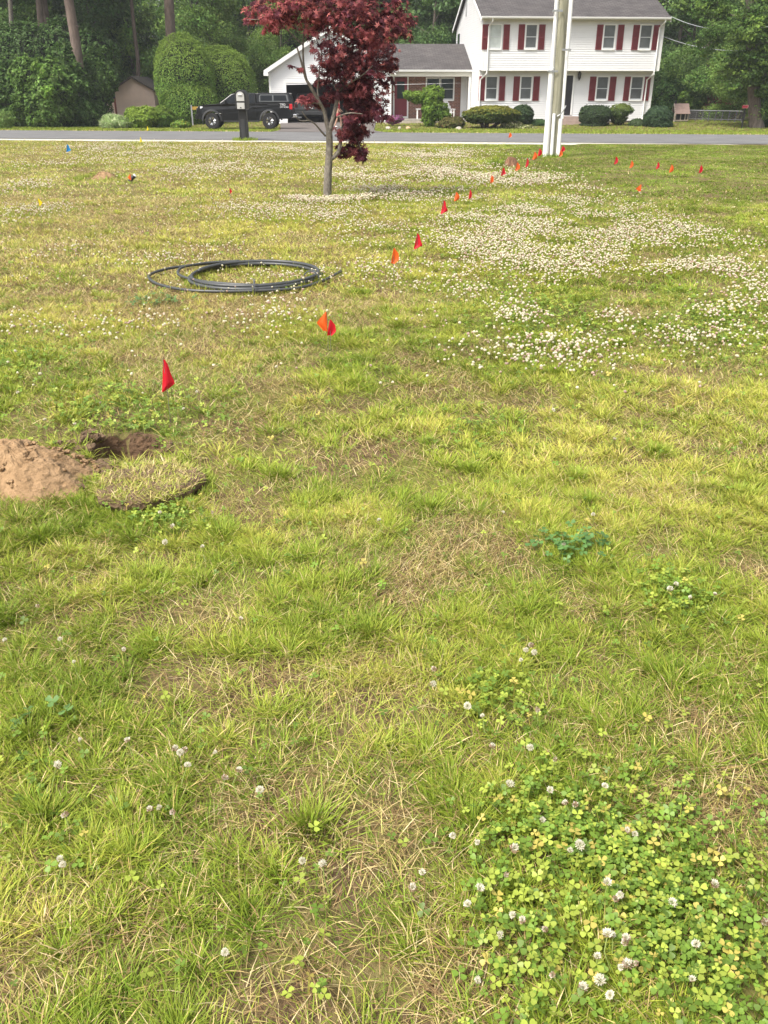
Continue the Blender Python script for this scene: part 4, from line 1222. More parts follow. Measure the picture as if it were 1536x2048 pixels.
fy = lambda x: -3.0 * x / fl
for i in range(9):
    x = fl * i / 8
    mb = MB(); mb.tube([(x, fy(x), -.1), (x + .05, fy(x), fh)], .026, 6); mb.build('post', M_FPOST, fence)
mb = MB(); mb.tube([(0, 0, fh), (fl, fy(fl), fh)], .028, 6); mb.tube([(0, 0, .12), (fl, fy(fl), .12)], .015, 6); mb.build('rail', M_GALV, fence)
mb = MB()
for i in range(-12, int(fl / .13) + 1):
    for sg in (0, 1):
        x0 = i * .13; x1 = x0 + fh
        a, b_ = max(x0, 0), min(x1, fl)
        if b_ <= a: continue
        za, zb_ = (a - x0), (b_ - x0)
        if sg: za, zb_ = fh - za, fh - zb_
        mb.tube([(a, fy(a) - .02, za), (b_, fy(b_) - .02, zb_)], .0065, 3, cap=False)
mb.build('wire_mesh', M_MESH, fence)
mb = MB(); mb.box(.3, 2.2, 0, fl - .5, 3.6, fh * .82)
ken = mb.build('kennel_shelter', mat('dark_kennel', (.05, .047, .047), .9, n_sc=3, n_amt=.4), None, (f0[0] + .3, fz - .4, g(f0[0], fz)), bevel=.05); tag(ken, 'dark low kennel shelter behind the chain link fence', 'kennel')
# red sign on a dark post
rs = pt(1484, 252, 50.0); rz_ = g(rs[0], 50.0)
rs_o = empty('roadside_sign', (rs[0], 50.0, rz_)); tag(rs_o, 'small red sign with pale stripes on a dark post by the big tree', 'sign')
zt_ = pt(1484, 210, 50)[2] - rz_; zb_ = pt(1484, 216.5, 50)[2] - rz_
mb = MB(); mb.box(-.03, -.03, -.1, .03, .03, zb_); mb.box(-.06, -.05, zb_ - .55, .06, .05, zb_ - .2); mb.build('post', M_BLACK, rs_o)
mb = MB(); mb.box(-.16, -.02, zb_, .16, .01, zt_); pn = mb.build('sign_panel', mat('sign_red', (.40, .03, .05), .5), rs_o)
mb = MB(); hh = zt_ - zb_
for f in (.08, .86): mb.box(-.15, -.024, zb_ + hh * f, .15, -.021, zb_ + hh * (f + .09))
mb.box(.125, -.024, zb_ + hh * .2, .15, -.021, zb_ + hh * .8); mb.build('sign_stripe', mat('pale_pink', (.55, .36, .36), .6), pn)
# ---- porch furniture, bed stones
cw0 = hw(hp(896, 232, WE + .5)[0], WE + .6, zfl)
chair = empty('garden_chair', tuple(cw0), HA + R(8)); tag(chair, 'white slatted round backed garden chair on the brick porch', 'chair')
mb = MB()
for i in range(7):
    x = (i - 3) * .085; h_ = 1.02 - .035 * (i - 3) ** 2
    mb.add([(x - .036, .25, .3), (x + .036, .25, .3), (x * 1.12 + .038, .55, h_), (x * 1.12 - .038, .55, h_), (x - .036, .27, .3), (x + .036, .27, .3), (x * 1.12 + .038, .57, h_), (x * 1.12 - .038, .57, h_)],
           [(0, 1, 2, 3), (7, 6, 5, 4), (0, 4, 5, 1), (1, 5, 6, 2), (2, 6, 7, 3), (3, 7, 4, 0)])
mb.build('backrest', M_WHITE, chair)
mb = MB()
for i in range(6): mb.box(-.27, -.3 + i * .1, .34 - i * .015, .27, -.215 + i * .1, .36 - i * .015)
mb.build('seat', M_WHITE, chair)
for sx in (-1, 1):
    mb = MB(); mb.box(sx * .29, -.3, .0, sx * .33, -.22, .52); mb.build('leg', M_WHITE, chair)
    mb = MB(); mb.box(sx * .29, .2, .0, sx * .33, .28, .52); mb.build('leg', M_WHITE, chair)
    mb = MB(); mb.box(sx * .26, -.38, .521, sx * .38, .36, .545); mb.build('armrest', M_WHITE, chair)
st0 = hw(hp(841, 236, WE + .3)[0], WE + .35, zfl)
stand = empty('plant_stand', tuple(st0), HA); tag(stand, 'white wooden stand with thin legs at the front of the porch', 'stand')
for sx in (-.2, .2):
    for sy in (-.15, .15):
        mb = MB(); mb.box(sx - .025, sy - .025, 0, sx + .025, sy + .025, .52); mb.build('leg', M_WHITE, stand)
mb = MB(); mb.box(-.28, -.2, .521, .28, .2, .555); mb.build('stand_top', M_WHITE, stand)
for i, (px, py, w_, lb) in enumerate(((776, 263, 9, 'pale rounded stone nearest the driveway, at the porch bed edge'), (799, 259, 6, 'tiny pale stone left of the orange tinted one at the porch bed'), (816, 260, 9, 'orange tinted stone at the edge of the porch bed'), (917, 264, 10, 'whitish flat stone in the grass in front of the low azalea'))):
    b = pt(px, py, 49.5); zz = g(b[0], 49.5)
    mb = MB(); mb.ell((0, 0, .03), (w_ * .016, w_ * .013, .11), 10, 7, .12, 0, i)
    tag(mb.build('stone', M_STONE if i != 2 else mat('orange_stone', (.5, .33, .2), .9), None, (b[0], 49.5, zz)), lb, 'stone', 'stones along the porch bed')
# stacked white edging of the bed in front of the porch
e0 = hw(hp(770, 258, WE - 1.1)[0], WE - 1.0, 0); e1 = hw(hp(880, 258, WE - 1.1)[0], WE - 1.0, 0)
mb = MB(); L_ = float(np.linalg.norm(e1 - e0)); mb.box(0, -.06, -.2, L_, .06, .13)
bd = mb.build('bed_edging', mat('edging_stone', (.5, .43, .36), .9, n_sc=3, n_amt=.3), None, (e0[0], e0[1], g(e0[0], e0[1]))); bd.rotation_euler = (0, 0, HA)
tag(bd, 'low pale edging along the planting bed in front of the porch', 'edging')
# ---- service wires
def wire(P0, P1, sag, label):
    p0 = Vector(P0); p1 = Vector(P1); pts = []
    for i in range(25):
        t = i / 24; p = p0.lerp(p1, t); p.z -= sag * 4 * t * (1 - t); pts.append(p - p0)
    mb = MB(); mb.tube(pts, .017, 5); o = mb.build('service_wire', mat('wire_grey', (.30, .32, .33), .5), None, tuple(p0), smooth=True)
    tag(o, label, 'wire')
a = hw(UW + .2, -.3, 0); wa = pt(1338, 33, a[1]); wb_ = pt(1640, 20, 46.0)
wire((a[0], a[1], wa[2]), tuple(wb_), .75, 'upper service wire sagging from the house roof corner to the right')
a = hw(UW, .1, 0); wa = pt(1331, 72, a[1]); wb_ = pt(1640, 72, 50.0)
wire((a[0], a[1], wa[2]), tuple(wb_), .7, 'lower service wire sagging from the house side wall to the right')
# ================================================================ TREES AND SHRUBS
def leaf_mesh(name, C, N, size, col, m, parent=None, aspect=.6, loc=None, fold=.0):
    """one small leaf per row: centre, facing, size, colour"""
    n = len(C)
    N = N / np.maximum(np.linalg.norm(N, axis=1, keepdims=True), 1e-6)
    rd = rng.normal(size=(n, 3))
    T = np.cross(N, rd); T /= np.maximum(np.linalg.norm(T, axis=1, keepdims=True), 1e-6)
    B = np.cross(N, T)
    s = np.asarray(size)[:, None]
    V = np.stack([C - T * s, C + B * s * aspect - N * s * fold, C + T * s, C - B * s * aspect - N * s * fold], 1).reshape(-1, 3)
    q = np.arange(n * 4).reshape(n, 4)
    return np_mesh(name, V, quads=q, col=np.repeat(col, 4, 0), mat=m, parent=parent, loc=loc)

def pal(n, base, var=.25, alt=None, palt=.0):
    base = np.array(base)
    c = base[None] * (1 + rng.uniform(-var, var, (n, 1))) * (1 + rng.uniform(-.1, .1, (n, 3)))
    if alt is not None:
        k = rng.random(n) < palt
        c[k] = np.array(alt)[None] * (1 + rng.uniform(-var, var, (k.sum(), 1)))
    return c

def clump_leaves(blobs, nclump, per, rel, flat=.6, shell=.55, basecol=(.05, .09, .025), var=.3, alt=None, palt=0., up=.5):
    """foliage gathered in clumps set through ellipsoid blobs; returns C, N, col"""
    wts = np.array([b[6] if len(b) > 6 else b[3] * b[4] * b[5] for b in blobs], float); wts /= wts.sum()
    ch = rng.choice(len(blobs), nclump, p=wts)
    B = np.array([b[:6] for b in blobs], float)[ch]
    d = rng.normal(size=(nclump, 3)); d /= np.linalg.norm(d, axis=1, keepdims=True)
    rad = shell + (1 - shell) * rng.random((nclump, 1)) ** .6
    cc = B[:, :3] + d * B[:, 3:] * rad
    cr = rel * B[:, 3:].mean(1) * rng.uniform(.6, 1.4, nclump)
    colc = pal(nclump, basecol, var, alt, palt)
    k = np.repeat(np.arange(nclump), per)
    o = rng.normal(size=(len(k), 3)) * np.array([1, 1, flat])
    C = cc[k] + o * cr[k][:, None] * .55
    N = d[k] * .7 + rng.normal(size=(len(k), 3)) * .65 + np.array([0, 0, up])
    col = colc[k] * (1 + rng.uniform(-.22, .22, (len(k), 1)))
    return C, N, col

def limb(mb, p0, p1, r0, r1, bend=.1, n=6, sd=0, sides=7):
    rr = random.Random(sd); p0 = Vector(p0); p1 = Vector(p1)
    L = (p1 - p0).length; off = Vector((rr.uniform(-1, 1), rr.uniform(-1, 1), rr.uniform(-.3, .6))) * L * bend
    pts = []; rad = []
    for i in range(n + 1):
        t = i / n
        pts.append(p0.lerp(p1, t) + off * math.sin(math.pi * t)); rad.append(r0 + (r1 - r0) * t)
    mb.tube(pts, rad, sides)

# ---- woodland trees: a few kinds, each then copied tree by tree
def wood_tree(name, h, cw_, base, col, alt, palt, nclump, leaf, trunk_r, bark, sd, bare=0.0):
    root = empty(name)
    mb = MB()
    pts = [(0, 0, -.3), (0, 0, 0)] + [(.25 * math.sin(sd + i * .9), .25 * math.cos(sd * 2 + i), h * .85 * i / 6) for i in range(1, 7)]
    mb.tube(pts, [trunk_r * 1.35, trunk_r * 1.1] + [trunk_r * (1 - .13 * i) for i in range(1, 7)], 10)
    rr = random.Random(sd); blobs = []
    nb = 15
    for i in range(nb):
        f = (i + .5) / nb; z = base + (h - base) * f
        a = rr.uniform(0, 6.28); q = cw_ * (.35 + .65 * math.sin(math.pi * min(1, .25 + f * .75))) * rr.uniform(.55, 1)
        e_ = (q * math.cos(a), q * math.sin(a), z)
        limb(mb, (0, 0, max(base * .6, z - 1.6)), e_, trunk_r * .35, .03, .12, 5, sd * 31 + i, 5)
        s_ = cw_ * rr.uniform(.38, .62)
        blobs.append((e_[0], e_[1], e_[2], s_ * 1.15, s_ * 1.15, s_ * .75, 2.2 if z < 8 else .8))
    mb.build('trunk', bark, root, smooth=True)
    C, N, c = clump_leaves(blobs, nclump, 46, .42, .55, .45, col, .38, alt, palt)
    sz = leaf * rng.uniform(.6, 1.25, len(C)) * np.where(C[:, 2] > 9, 1.7, 1.0)
    leaf_mesh('crown', C, N, sz, c, M_LEAF, root, .55)
    return root
G1 = (.125, .21, .055); G2 = (.22, .33, .08); G3 = (.095, .165, .055)
kinds = [wood_tree('woodland_tree', 15, 3.6, 1.4, G1, G2, .25, 820, .115, .22, M_BARK, 3),
         wood_tree('woodland_tree', 17, 4.2, .8, G3, G1, .3, 820, .125, .26, M_BARK, 5),
         wood_tree('woodland_tree', 13, 3.2, .5, G2, (.17, .26, .06), .3, 780, .105, .18, M_BARK, 8),
         wood_tree('pine_tree', 19, 3.2, 5.5, G3, G1, .2, 640, .12, .30, M_PINE, 11)]
used = [False] * 4
def plant(kind, x, y, rz, s, label, group=None, cat='tree'):
    if not used[kind]: o = kinds[kind]; used[kind] = True
    else: o = copy_tree(kinds[kind])
    o.location = (x, y, g(x, y) - .1); o.rotation_euler = (0, 0, rz); o.scale = (s, s, s)
    if "group" in o: del o["group"]
    tag(o, label, cat, group)
    return o
rw = random.Random(21)
def row(y, x0, x1, step, kk, label, group, sc=(.85, 1.15)):
    x = x0
    while x < x1:
        plant(rw.choice(kk), x + rw.uniform(-.8, .8), y + rw.uniform(-2, 2), rw.uniform(0, 6.28), rw.uniform(*sc), label, group); x += step
row(90, -46, 48, 5.2, [0, 1, 1, 3], 'dark leafy tree in the back of the wood behind the houses', 'trees deep in the wood')
row(78, -40, -6, 4.8, [1, 0, 2], 'leafy green tree in the wood behind the shed and hedge', 'trees behind the shed')
row(77, -5, 17, 4.8, [1, 1, 0], 'dark green tree rising behind the porch and garage roofs', 'trees behind the house roofs')
row(78, 19, 40, 4.4, [0, 2, 1], 'leafy tree in the wood right of the white house', 'trees right of the house')
row(68, -34, -24, 4.2, [1, 0], 'leafy tree close behind the roadside thicket at far left', 'trees behind the left thicket')
# singled out ones
def px_tree(kind, px, D, s, label, rz=0.0): 
    p = pt(px, 240, D); return plant(kind, p[0], D, rz, s, label)
px_tree(2, 440, 67, .62, 'light green bushy tree with pale leaf clumps above the pickup and hedge', .4)
px_tree(2, 570, 70, .68, 'mid green bushy tree behind the left slope of the garage roof', 2.0)
px_tree(1, 865, 69, .72, 'dark tree showing above the low porch roof ridge', 1.2)
px_tree(0, 1400, 62, .62, 'bright leaved tree whose boughs hang behind the service wires', 4.2)
px_tree(2, 1480, 57, .55, 'yellow green lit tree at the right edge above the reddish shrub', .9)
px_tree(0, 1545, 52, .55, 'large dark tree at the right edge with deep shade under it', 2.6)
px_tree(1, 1360, 66, .6, 'dark tree just right of the white house wall', 5.2)
px_tree(2, 245, 66, .55, 'drooping mid green tree over the brown shed', 1.9)
px_tree(0, 60, 63, .6, 'leafy tree with the pale trunk at far left', 3.3)
px_tree(1, 205, 64, .55, 'dark green tree between the leaning pine and the shed', .3)
px_tree(1, 700, 74, .8, 'dark tree straight behind the maple crown', 3.0)

# ---- big bare pine trunks in front of the wood
def trunk_tree(D, pts_px, wpx, label, seed, hgt=17, crown=True, barkm=M_PINE, name='pine_tree', sub=9):
    base = pt(*pts_px[0], D); z0 = g(base[0], D)
    root = empty(name, (base[0], D, z0)); tag(root, label, 'tree')
    P_ = [Vector((0, 0, -.2))]
    for (a, b) in pts_px[0:]:
        p = pt(a, b, D); P_.append(Vector((p[0] - base[0], random.Random(seed + a).uniform(-.05, .05), max(0.05, p[2] - z0))))
    d = (P_[-1] - P_[-2]).normalized(); 
    while P_[-1].z < hgt: P_.append(P_[-1] + Vector((d.x, d.y, d.z)) * 2.2)
    r0 = wpx * mpp(D) / 2
    rad = [r0 * (1.12 - .55 * min(1, p.z / hgt)) for p in P_]; rad[0] *= 1.35; rad[1] *= 1.2
    mb = MB(); mb.tube(P_, rad, 14); 
    rr = random.Random(seed); blobs = []
    tx_ = lambda z: next((P_[i].lerp(P_[i + 1], (z - P_[i].z) / (P_[i + 1].z - P_[i].z)) for i in range(len(P_) - 1) if P_[i].z <= z <= P_[i + 1].z), P_[-1])
    for i in range(12):
        z = hgt * (.45 + .55 * i / 12); a = rr.uniform(0, 6.28); L = rr.uniform(1.4, 3.2)
        b = tx_(z); e_ = (b.x + L * math.cos(a), b.y + L * math.sin(a), z + .5)
        limb(mb, b, e_, r0 * .22, .03, .1, 4, seed * 7 + i, 5); blobs.append((*e_, 1.4, 1.4, .7))
    for i in range(4):                      # dead stubs
        z = rr.uniform(2.5, 6); a = rr.uniform(0, 6.28); b = tx_(z)
        limb(mb, b, (b.x + .5 * math.cos(a), b.y + .5 * math.sin(a), z + .1), .03, .012, .1, 3, seed + i, 4)
    mb.build('trunk', barkm, root, smooth=True)
    C, N, c = clump_leaves(blobs, 130, 40, .5, .45, .3, G3, .3)
    leaf_mesh('crown', C, N, .16 * rng.uniform(.7, 1.3, len(C)), c, M_LEAF, root, .35)
    return root
trunk_tree(54.5, [(178, 252), (171, 228), (164, 180), (158, 140), (152, 90), (146, 50), (137, 0)], 19, 'tall bare pine trunk leaning left in front of the thicket', 3)
trunk_tree(61, [(343, 245), (343, 120), (341, 60), (338, 0)], 20, 'pale thick trunk rising behind the rounded hedge', 5)
trunk_tree(60, [(90, 245), (88, 110), (83, 55), (78, 0)], 13, 'reddish brown pine trunk second left of the leaning one', 7)
trunk_tree(60.5, [(104, 245), (100, 95), (94, 50), (88, 0)], 12, 'dark slim trunk just left of the leaning pine', 9)
trunk_tree(59, [(30, 245), (26, 95), (23, 50), (21, 0)], 9, 'thin pale birch like trunk at far left', 11, barkm=M_TWIG, name='slender_tree')
trunk_tree(63, [(278, 245), (276, 120), (270, 75), (262, 0)], 7, 'slim dark trunk above the shed roof', 13)
sh_t = trunk_tree(50.5, [(1512, 262), (1509, 235), (1508, 205), (1505, 120), (1502, 0)], 22, 'broad dark trunk at the right edge beside the red sign, under hanging boughs', 15, barkm=M_BARK, name='shade_tree')
bo = []
for (a_, b_, ra, rb, dy) in ((1500, 150, 34, 26, -.9), (1470, 120, 34, 24, -.4), (1530, 110, 40, 34, -1.2), (1505, 60, 46, 34, -1.2), (1450, 60, 36, 30, 0), (1540, 20, 50, 36, -1), (1420, 20, 40, 30, .5), (1480, 175, 26, 14, -.6), (1530, 175, 26, 20, -.8), (1460, 150, 26, 14, -.2), (1400, 100, 30, 18, 1.0)):
    p = pt(a_, b_, 50.5 + dy); q_ = mpp(50.5, 2); bo.append((p[0] - sh_t.location.x, dy, p[2] - sh_t.location.z, ra * q_, ra * q_ * .8, rb * q_ * .9))
C, N, c = clump_leaves(bo, 560, 34, .34, .4, .35, (.085, .15, .034), .4, (.17, .26, .05), .25)
leaf_mesh('bough_leaves', C, N, .085 * rng.uniform(.6, 1.3, len(C)), c, M_LEAF, sh_t, .45)
mb = MB()
for i, q_ in enumerate(bo): limb(mb, (0, 0, 2.6 + .35 * i), q_[:3], .07, .02, .1, 5, i, 5)
mb.build('bough', M_BARK, sh_t, smooth=True)

# ---- shrubs
def shrub(name, label, cat, D, blobs_px, nleaf, leaf, col, alt=None, palt=0., var=.3, stems=None, aspect=.55, depth=1.0, core=True, rough=.10, corecol=(.012, .02, .008), up=.2, top_alt=None, base_z=None, group=None, tuft=0, shape=1.0, jit=(.88, 1.06)):
    """blobs_px: (px, py, rx_px, ry_px); each becomes an ellipsoid of real size at distance D"""
    x0 = np.mean([b[0] for b in blobs_px]); base = pt(x0, max(b[1] + b[3] for b in blobs_px), D); z0 = g(base[0], D)
    root = empty(name, (base[0], D, z0)); tag(root, label, cat, group)
    s = mpp(D); E = []
    for (px, py, a, b) in blobs_px:
        p = pt(px, py, D); E.append((p[0] - base[0], rng.uniform(-.1, .1) * a * s, p[2] - z0, a * s, a * s * depth, b * s * .895))
    E = np.array(E)
    w_ = E[:, 3] * E[:, 5]; w_ = w_ / w_.sum()
    ch = rng.choice(len(E), nleaf * 2, p=w_)
    d = rng.normal(size=(nleaf * 2, 3)); d /= np.linalg.norm(d, axis=1, keepdims=True)
    bump = 1 + rough * (2 * (fbm(d[:, 0] * 2 + ch * 3, d[:, 2] * 2 + d[:, 1] * 1.3, .55, 4, 3)) - 1) * 2.0
    dpow = np.sign(d) * np.abs(d) ** shape
    C = E[ch, :3] + dpow * E[ch, 3:] * (bump * rng.uniform(jit[0], jit[1], nleaf * 2))[:, None]
    ins = np.zeros(len(C), bool)
    for j in range(len(E)):
        q = (((C - E[j, :3]) / (E[j, 3:] * .84)) ** 2).sum(1)
        ins |= (q < 1) & (ch != j)
    ins |= C[:, 2] < .02
    keep = np.where(~ins)[0][:nleaf]
    C = C[keep]; N = d[keep] + rng.normal(size=(len(keep), 3)) * .5 + np.array([0, 0, up])
    c = pal(len(C), col, var, alt, palt) * 1.5
    pn = fbm(C[:, 0] * 1.0 + 5, C[:, 2] * 1.0 + C[:, 1], max(.15, .5 * E[0, 3]), 8, 2)[:, None]
    c = c * (.7 + .6 * pn)
    if top_alt is not None:                 # upper leaves recoloured: light from above painted in, bronze on one shrub
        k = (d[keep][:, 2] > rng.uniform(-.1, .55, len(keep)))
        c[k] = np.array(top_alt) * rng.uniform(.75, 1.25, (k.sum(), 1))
    lf = leaf_mesh('foliage', C, N, leaf * rng.uniform(.65, 1.3, len(C)), c, M_LEAF, root, aspect)
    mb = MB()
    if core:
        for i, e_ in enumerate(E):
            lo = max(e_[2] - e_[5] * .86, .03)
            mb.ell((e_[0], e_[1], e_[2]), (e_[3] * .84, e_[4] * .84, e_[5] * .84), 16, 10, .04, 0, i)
        mb.build('shade_core', M_CORE, root)  # solid dark core paints in the shaded inside and blocks the view through
    if stems:
        mb = MB()
        for i, (a, b, a2, b2, w2) in enumerate(stems):
            p = pt(a, b, D); q = pt(a2, b2, D)
            limb(mb, (p[0] - base[0], 0, max(-.05, p[2] - z0)), (q[0] - base[0], rng.uniform(-.1, .1), q[2] - z0), w2 * s / 2, w2 * s / 2 * .7, .06, 5, i, 7)
        mb.build('stem', M_STEM, root, smooth=True)
    return root
M_CORE = mat('shade_core', (.02, .028, .012), .95)
GA = (.075, .135, .03)
# tall rounded arborvitae
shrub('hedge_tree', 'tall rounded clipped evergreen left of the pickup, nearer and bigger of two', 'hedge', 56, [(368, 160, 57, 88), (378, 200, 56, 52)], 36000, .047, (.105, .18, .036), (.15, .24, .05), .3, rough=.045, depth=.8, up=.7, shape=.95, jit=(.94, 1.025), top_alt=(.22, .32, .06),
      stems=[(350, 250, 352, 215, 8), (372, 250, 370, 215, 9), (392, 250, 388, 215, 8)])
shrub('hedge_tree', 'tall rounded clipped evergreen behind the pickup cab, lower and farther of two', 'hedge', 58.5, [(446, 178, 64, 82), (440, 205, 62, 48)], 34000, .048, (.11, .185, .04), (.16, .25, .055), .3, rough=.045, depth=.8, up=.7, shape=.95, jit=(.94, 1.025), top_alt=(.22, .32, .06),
      stems=[(430, 250, 430, 215, 8), (460, 250, 458, 215, 8)])
# roadside thicket at the left
TH = [('dense broadleaf bush at the far left edge, darkest in the thicket', 53, [(18, 205, 50, 62), (40, 175, 36, 44), (-10, 170, 44, 50)], (.040, .078, .026)),
      ('leafy bush with a bright yellow green bough in the middle of the thicket', 52, [(95, 190, 42, 52), (80, 220, 46, 40), (105, 150, 26, 30), (60, 150, 34, 36)], (.05, .095, .026)),
      ('upright dark leafy bush round the leaning pine trunk', 53.5, [(140, 185, 34, 62), (125, 130, 26, 36), (150, 225, 40, 36)], (.038, .075, .024)),
      ('dark green bush between the leaning pine and the shed', 55.5, [(190, 195, 26, 58), (196, 150, 30, 45), (186, 228, 26, 30), (212, 165, 18, 26)], (.045, .085, .028)),
      ('tall mid green bush behind the thicket, under the pines', 58, [(60, 110, 50, 55), (120, 95, 44, 50), (0, 110, 46, 60), (185, 110, 40, 50)], (.036, .07, .026))]
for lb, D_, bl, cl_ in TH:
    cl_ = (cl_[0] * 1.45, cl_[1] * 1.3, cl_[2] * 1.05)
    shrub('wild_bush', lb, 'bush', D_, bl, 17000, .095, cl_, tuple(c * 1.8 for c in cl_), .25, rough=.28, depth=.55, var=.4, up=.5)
shrub('leafy_sapling', 'bright yellow green bough catching light in the dark thicket', 'sapling', 50.9, [(92, 185, 9, 10), (98, 178, 8, 7), (84, 145, 7, 7), (72, 130, 7, 6)], 520, .12, (.13, .22, .04), rough=.3, core=False, depth=.7)
shrub('reed_clump', 'tall pale green weeds at the far left edge of the road', 'weeds', 49, [(8, 240, 16, 18)], 700, .16, (.12, .18, .05), rough=.3, core=False, aspect=.12)
# lit shrubs by the shed
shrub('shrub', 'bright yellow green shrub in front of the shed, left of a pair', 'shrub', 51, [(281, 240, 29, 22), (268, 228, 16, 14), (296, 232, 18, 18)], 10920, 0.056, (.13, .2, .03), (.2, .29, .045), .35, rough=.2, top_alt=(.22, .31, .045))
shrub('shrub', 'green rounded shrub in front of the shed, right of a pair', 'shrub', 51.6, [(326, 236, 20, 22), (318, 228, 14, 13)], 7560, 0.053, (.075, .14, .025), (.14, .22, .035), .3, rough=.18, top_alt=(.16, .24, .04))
shrub('grass_clump', 'pale feathery ornamental grass clump at the left end of the lit shrubs', 'ornamental grass', 50.6, [(234, 247, 28, 13), (222, 240, 14, 10)], 2600, .2, (.17, .24, .09), (.34, .38, .22), .3, rough=.3, aspect=.07, core=False, up=.1)
shrub('flower_plant', 'low yellow green plants between the shrub pair and the pickup', 'plant', 51, [(362, 250, 16, 8), (352, 251, 9, 6)], 2310, 0.053, (.13, .2, .035), (.3, .26, .04), .06, rough=.3, core=False)
# in front of the house
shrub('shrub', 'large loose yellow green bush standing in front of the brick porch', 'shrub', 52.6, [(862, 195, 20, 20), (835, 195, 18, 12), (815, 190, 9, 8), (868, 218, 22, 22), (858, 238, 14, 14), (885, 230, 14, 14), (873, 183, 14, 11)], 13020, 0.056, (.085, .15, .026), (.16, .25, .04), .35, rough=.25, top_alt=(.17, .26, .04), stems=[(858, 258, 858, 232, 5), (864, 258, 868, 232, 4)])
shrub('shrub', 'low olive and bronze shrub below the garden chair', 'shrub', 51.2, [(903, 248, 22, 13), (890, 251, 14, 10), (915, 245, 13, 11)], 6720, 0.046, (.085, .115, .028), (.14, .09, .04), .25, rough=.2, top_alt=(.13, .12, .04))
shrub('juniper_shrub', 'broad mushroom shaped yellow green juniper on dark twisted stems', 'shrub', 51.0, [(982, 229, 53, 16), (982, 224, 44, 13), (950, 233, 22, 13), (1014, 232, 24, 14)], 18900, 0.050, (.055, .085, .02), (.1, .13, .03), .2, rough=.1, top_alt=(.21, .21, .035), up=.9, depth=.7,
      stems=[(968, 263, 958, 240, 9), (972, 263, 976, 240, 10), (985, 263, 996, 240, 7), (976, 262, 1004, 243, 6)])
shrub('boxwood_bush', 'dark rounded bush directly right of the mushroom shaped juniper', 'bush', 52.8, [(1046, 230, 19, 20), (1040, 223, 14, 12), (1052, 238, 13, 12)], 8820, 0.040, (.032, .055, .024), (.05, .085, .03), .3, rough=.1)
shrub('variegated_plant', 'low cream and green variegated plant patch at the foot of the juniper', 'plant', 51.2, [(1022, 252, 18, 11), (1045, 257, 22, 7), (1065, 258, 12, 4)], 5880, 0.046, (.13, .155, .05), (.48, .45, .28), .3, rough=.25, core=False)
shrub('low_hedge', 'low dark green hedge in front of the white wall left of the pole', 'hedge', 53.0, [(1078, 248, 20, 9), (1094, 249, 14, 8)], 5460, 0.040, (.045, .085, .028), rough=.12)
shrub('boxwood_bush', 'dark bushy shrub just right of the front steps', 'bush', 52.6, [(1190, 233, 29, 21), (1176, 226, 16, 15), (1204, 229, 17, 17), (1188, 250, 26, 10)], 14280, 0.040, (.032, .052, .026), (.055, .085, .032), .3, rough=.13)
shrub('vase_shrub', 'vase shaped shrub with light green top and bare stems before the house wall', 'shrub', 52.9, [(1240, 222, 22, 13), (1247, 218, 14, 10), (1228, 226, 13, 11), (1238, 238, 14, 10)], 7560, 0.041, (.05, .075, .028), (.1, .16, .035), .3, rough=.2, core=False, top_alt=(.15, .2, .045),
      stems=[(1237, 259, 1226, 228, 3), (1238, 259, 1240, 226, 4), (1239, 259, 1252, 226, 3), (1237, 259, 1233, 235, 3)])
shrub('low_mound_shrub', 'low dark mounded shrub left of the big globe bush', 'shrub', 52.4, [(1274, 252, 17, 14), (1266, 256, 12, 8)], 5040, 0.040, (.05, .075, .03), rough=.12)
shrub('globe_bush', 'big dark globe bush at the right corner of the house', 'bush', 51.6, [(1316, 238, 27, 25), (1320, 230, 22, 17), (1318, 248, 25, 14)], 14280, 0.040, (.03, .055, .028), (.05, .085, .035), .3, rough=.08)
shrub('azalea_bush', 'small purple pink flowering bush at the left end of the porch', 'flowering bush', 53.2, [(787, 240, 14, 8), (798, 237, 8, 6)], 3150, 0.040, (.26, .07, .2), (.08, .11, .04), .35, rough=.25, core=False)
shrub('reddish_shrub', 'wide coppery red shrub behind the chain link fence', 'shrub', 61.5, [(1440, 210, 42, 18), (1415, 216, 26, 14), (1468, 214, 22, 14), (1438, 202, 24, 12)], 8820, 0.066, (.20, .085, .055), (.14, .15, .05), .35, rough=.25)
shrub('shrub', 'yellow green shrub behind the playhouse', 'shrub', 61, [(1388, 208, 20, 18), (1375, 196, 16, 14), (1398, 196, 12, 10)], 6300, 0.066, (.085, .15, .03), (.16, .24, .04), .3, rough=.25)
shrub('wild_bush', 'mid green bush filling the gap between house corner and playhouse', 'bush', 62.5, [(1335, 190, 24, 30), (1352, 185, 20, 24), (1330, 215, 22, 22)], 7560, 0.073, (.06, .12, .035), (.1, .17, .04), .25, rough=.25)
shrub('wild_bush', 'deep green bush under the big tree at the right edge', 'bush', 51.2, [(1530, 225, 20, 38), (1550, 205, 34, 52), (1528, 250, 16, 14)], 9660, 0.073, (.028, .055, .022), (.05, .085, .03), .2, rough=.25)

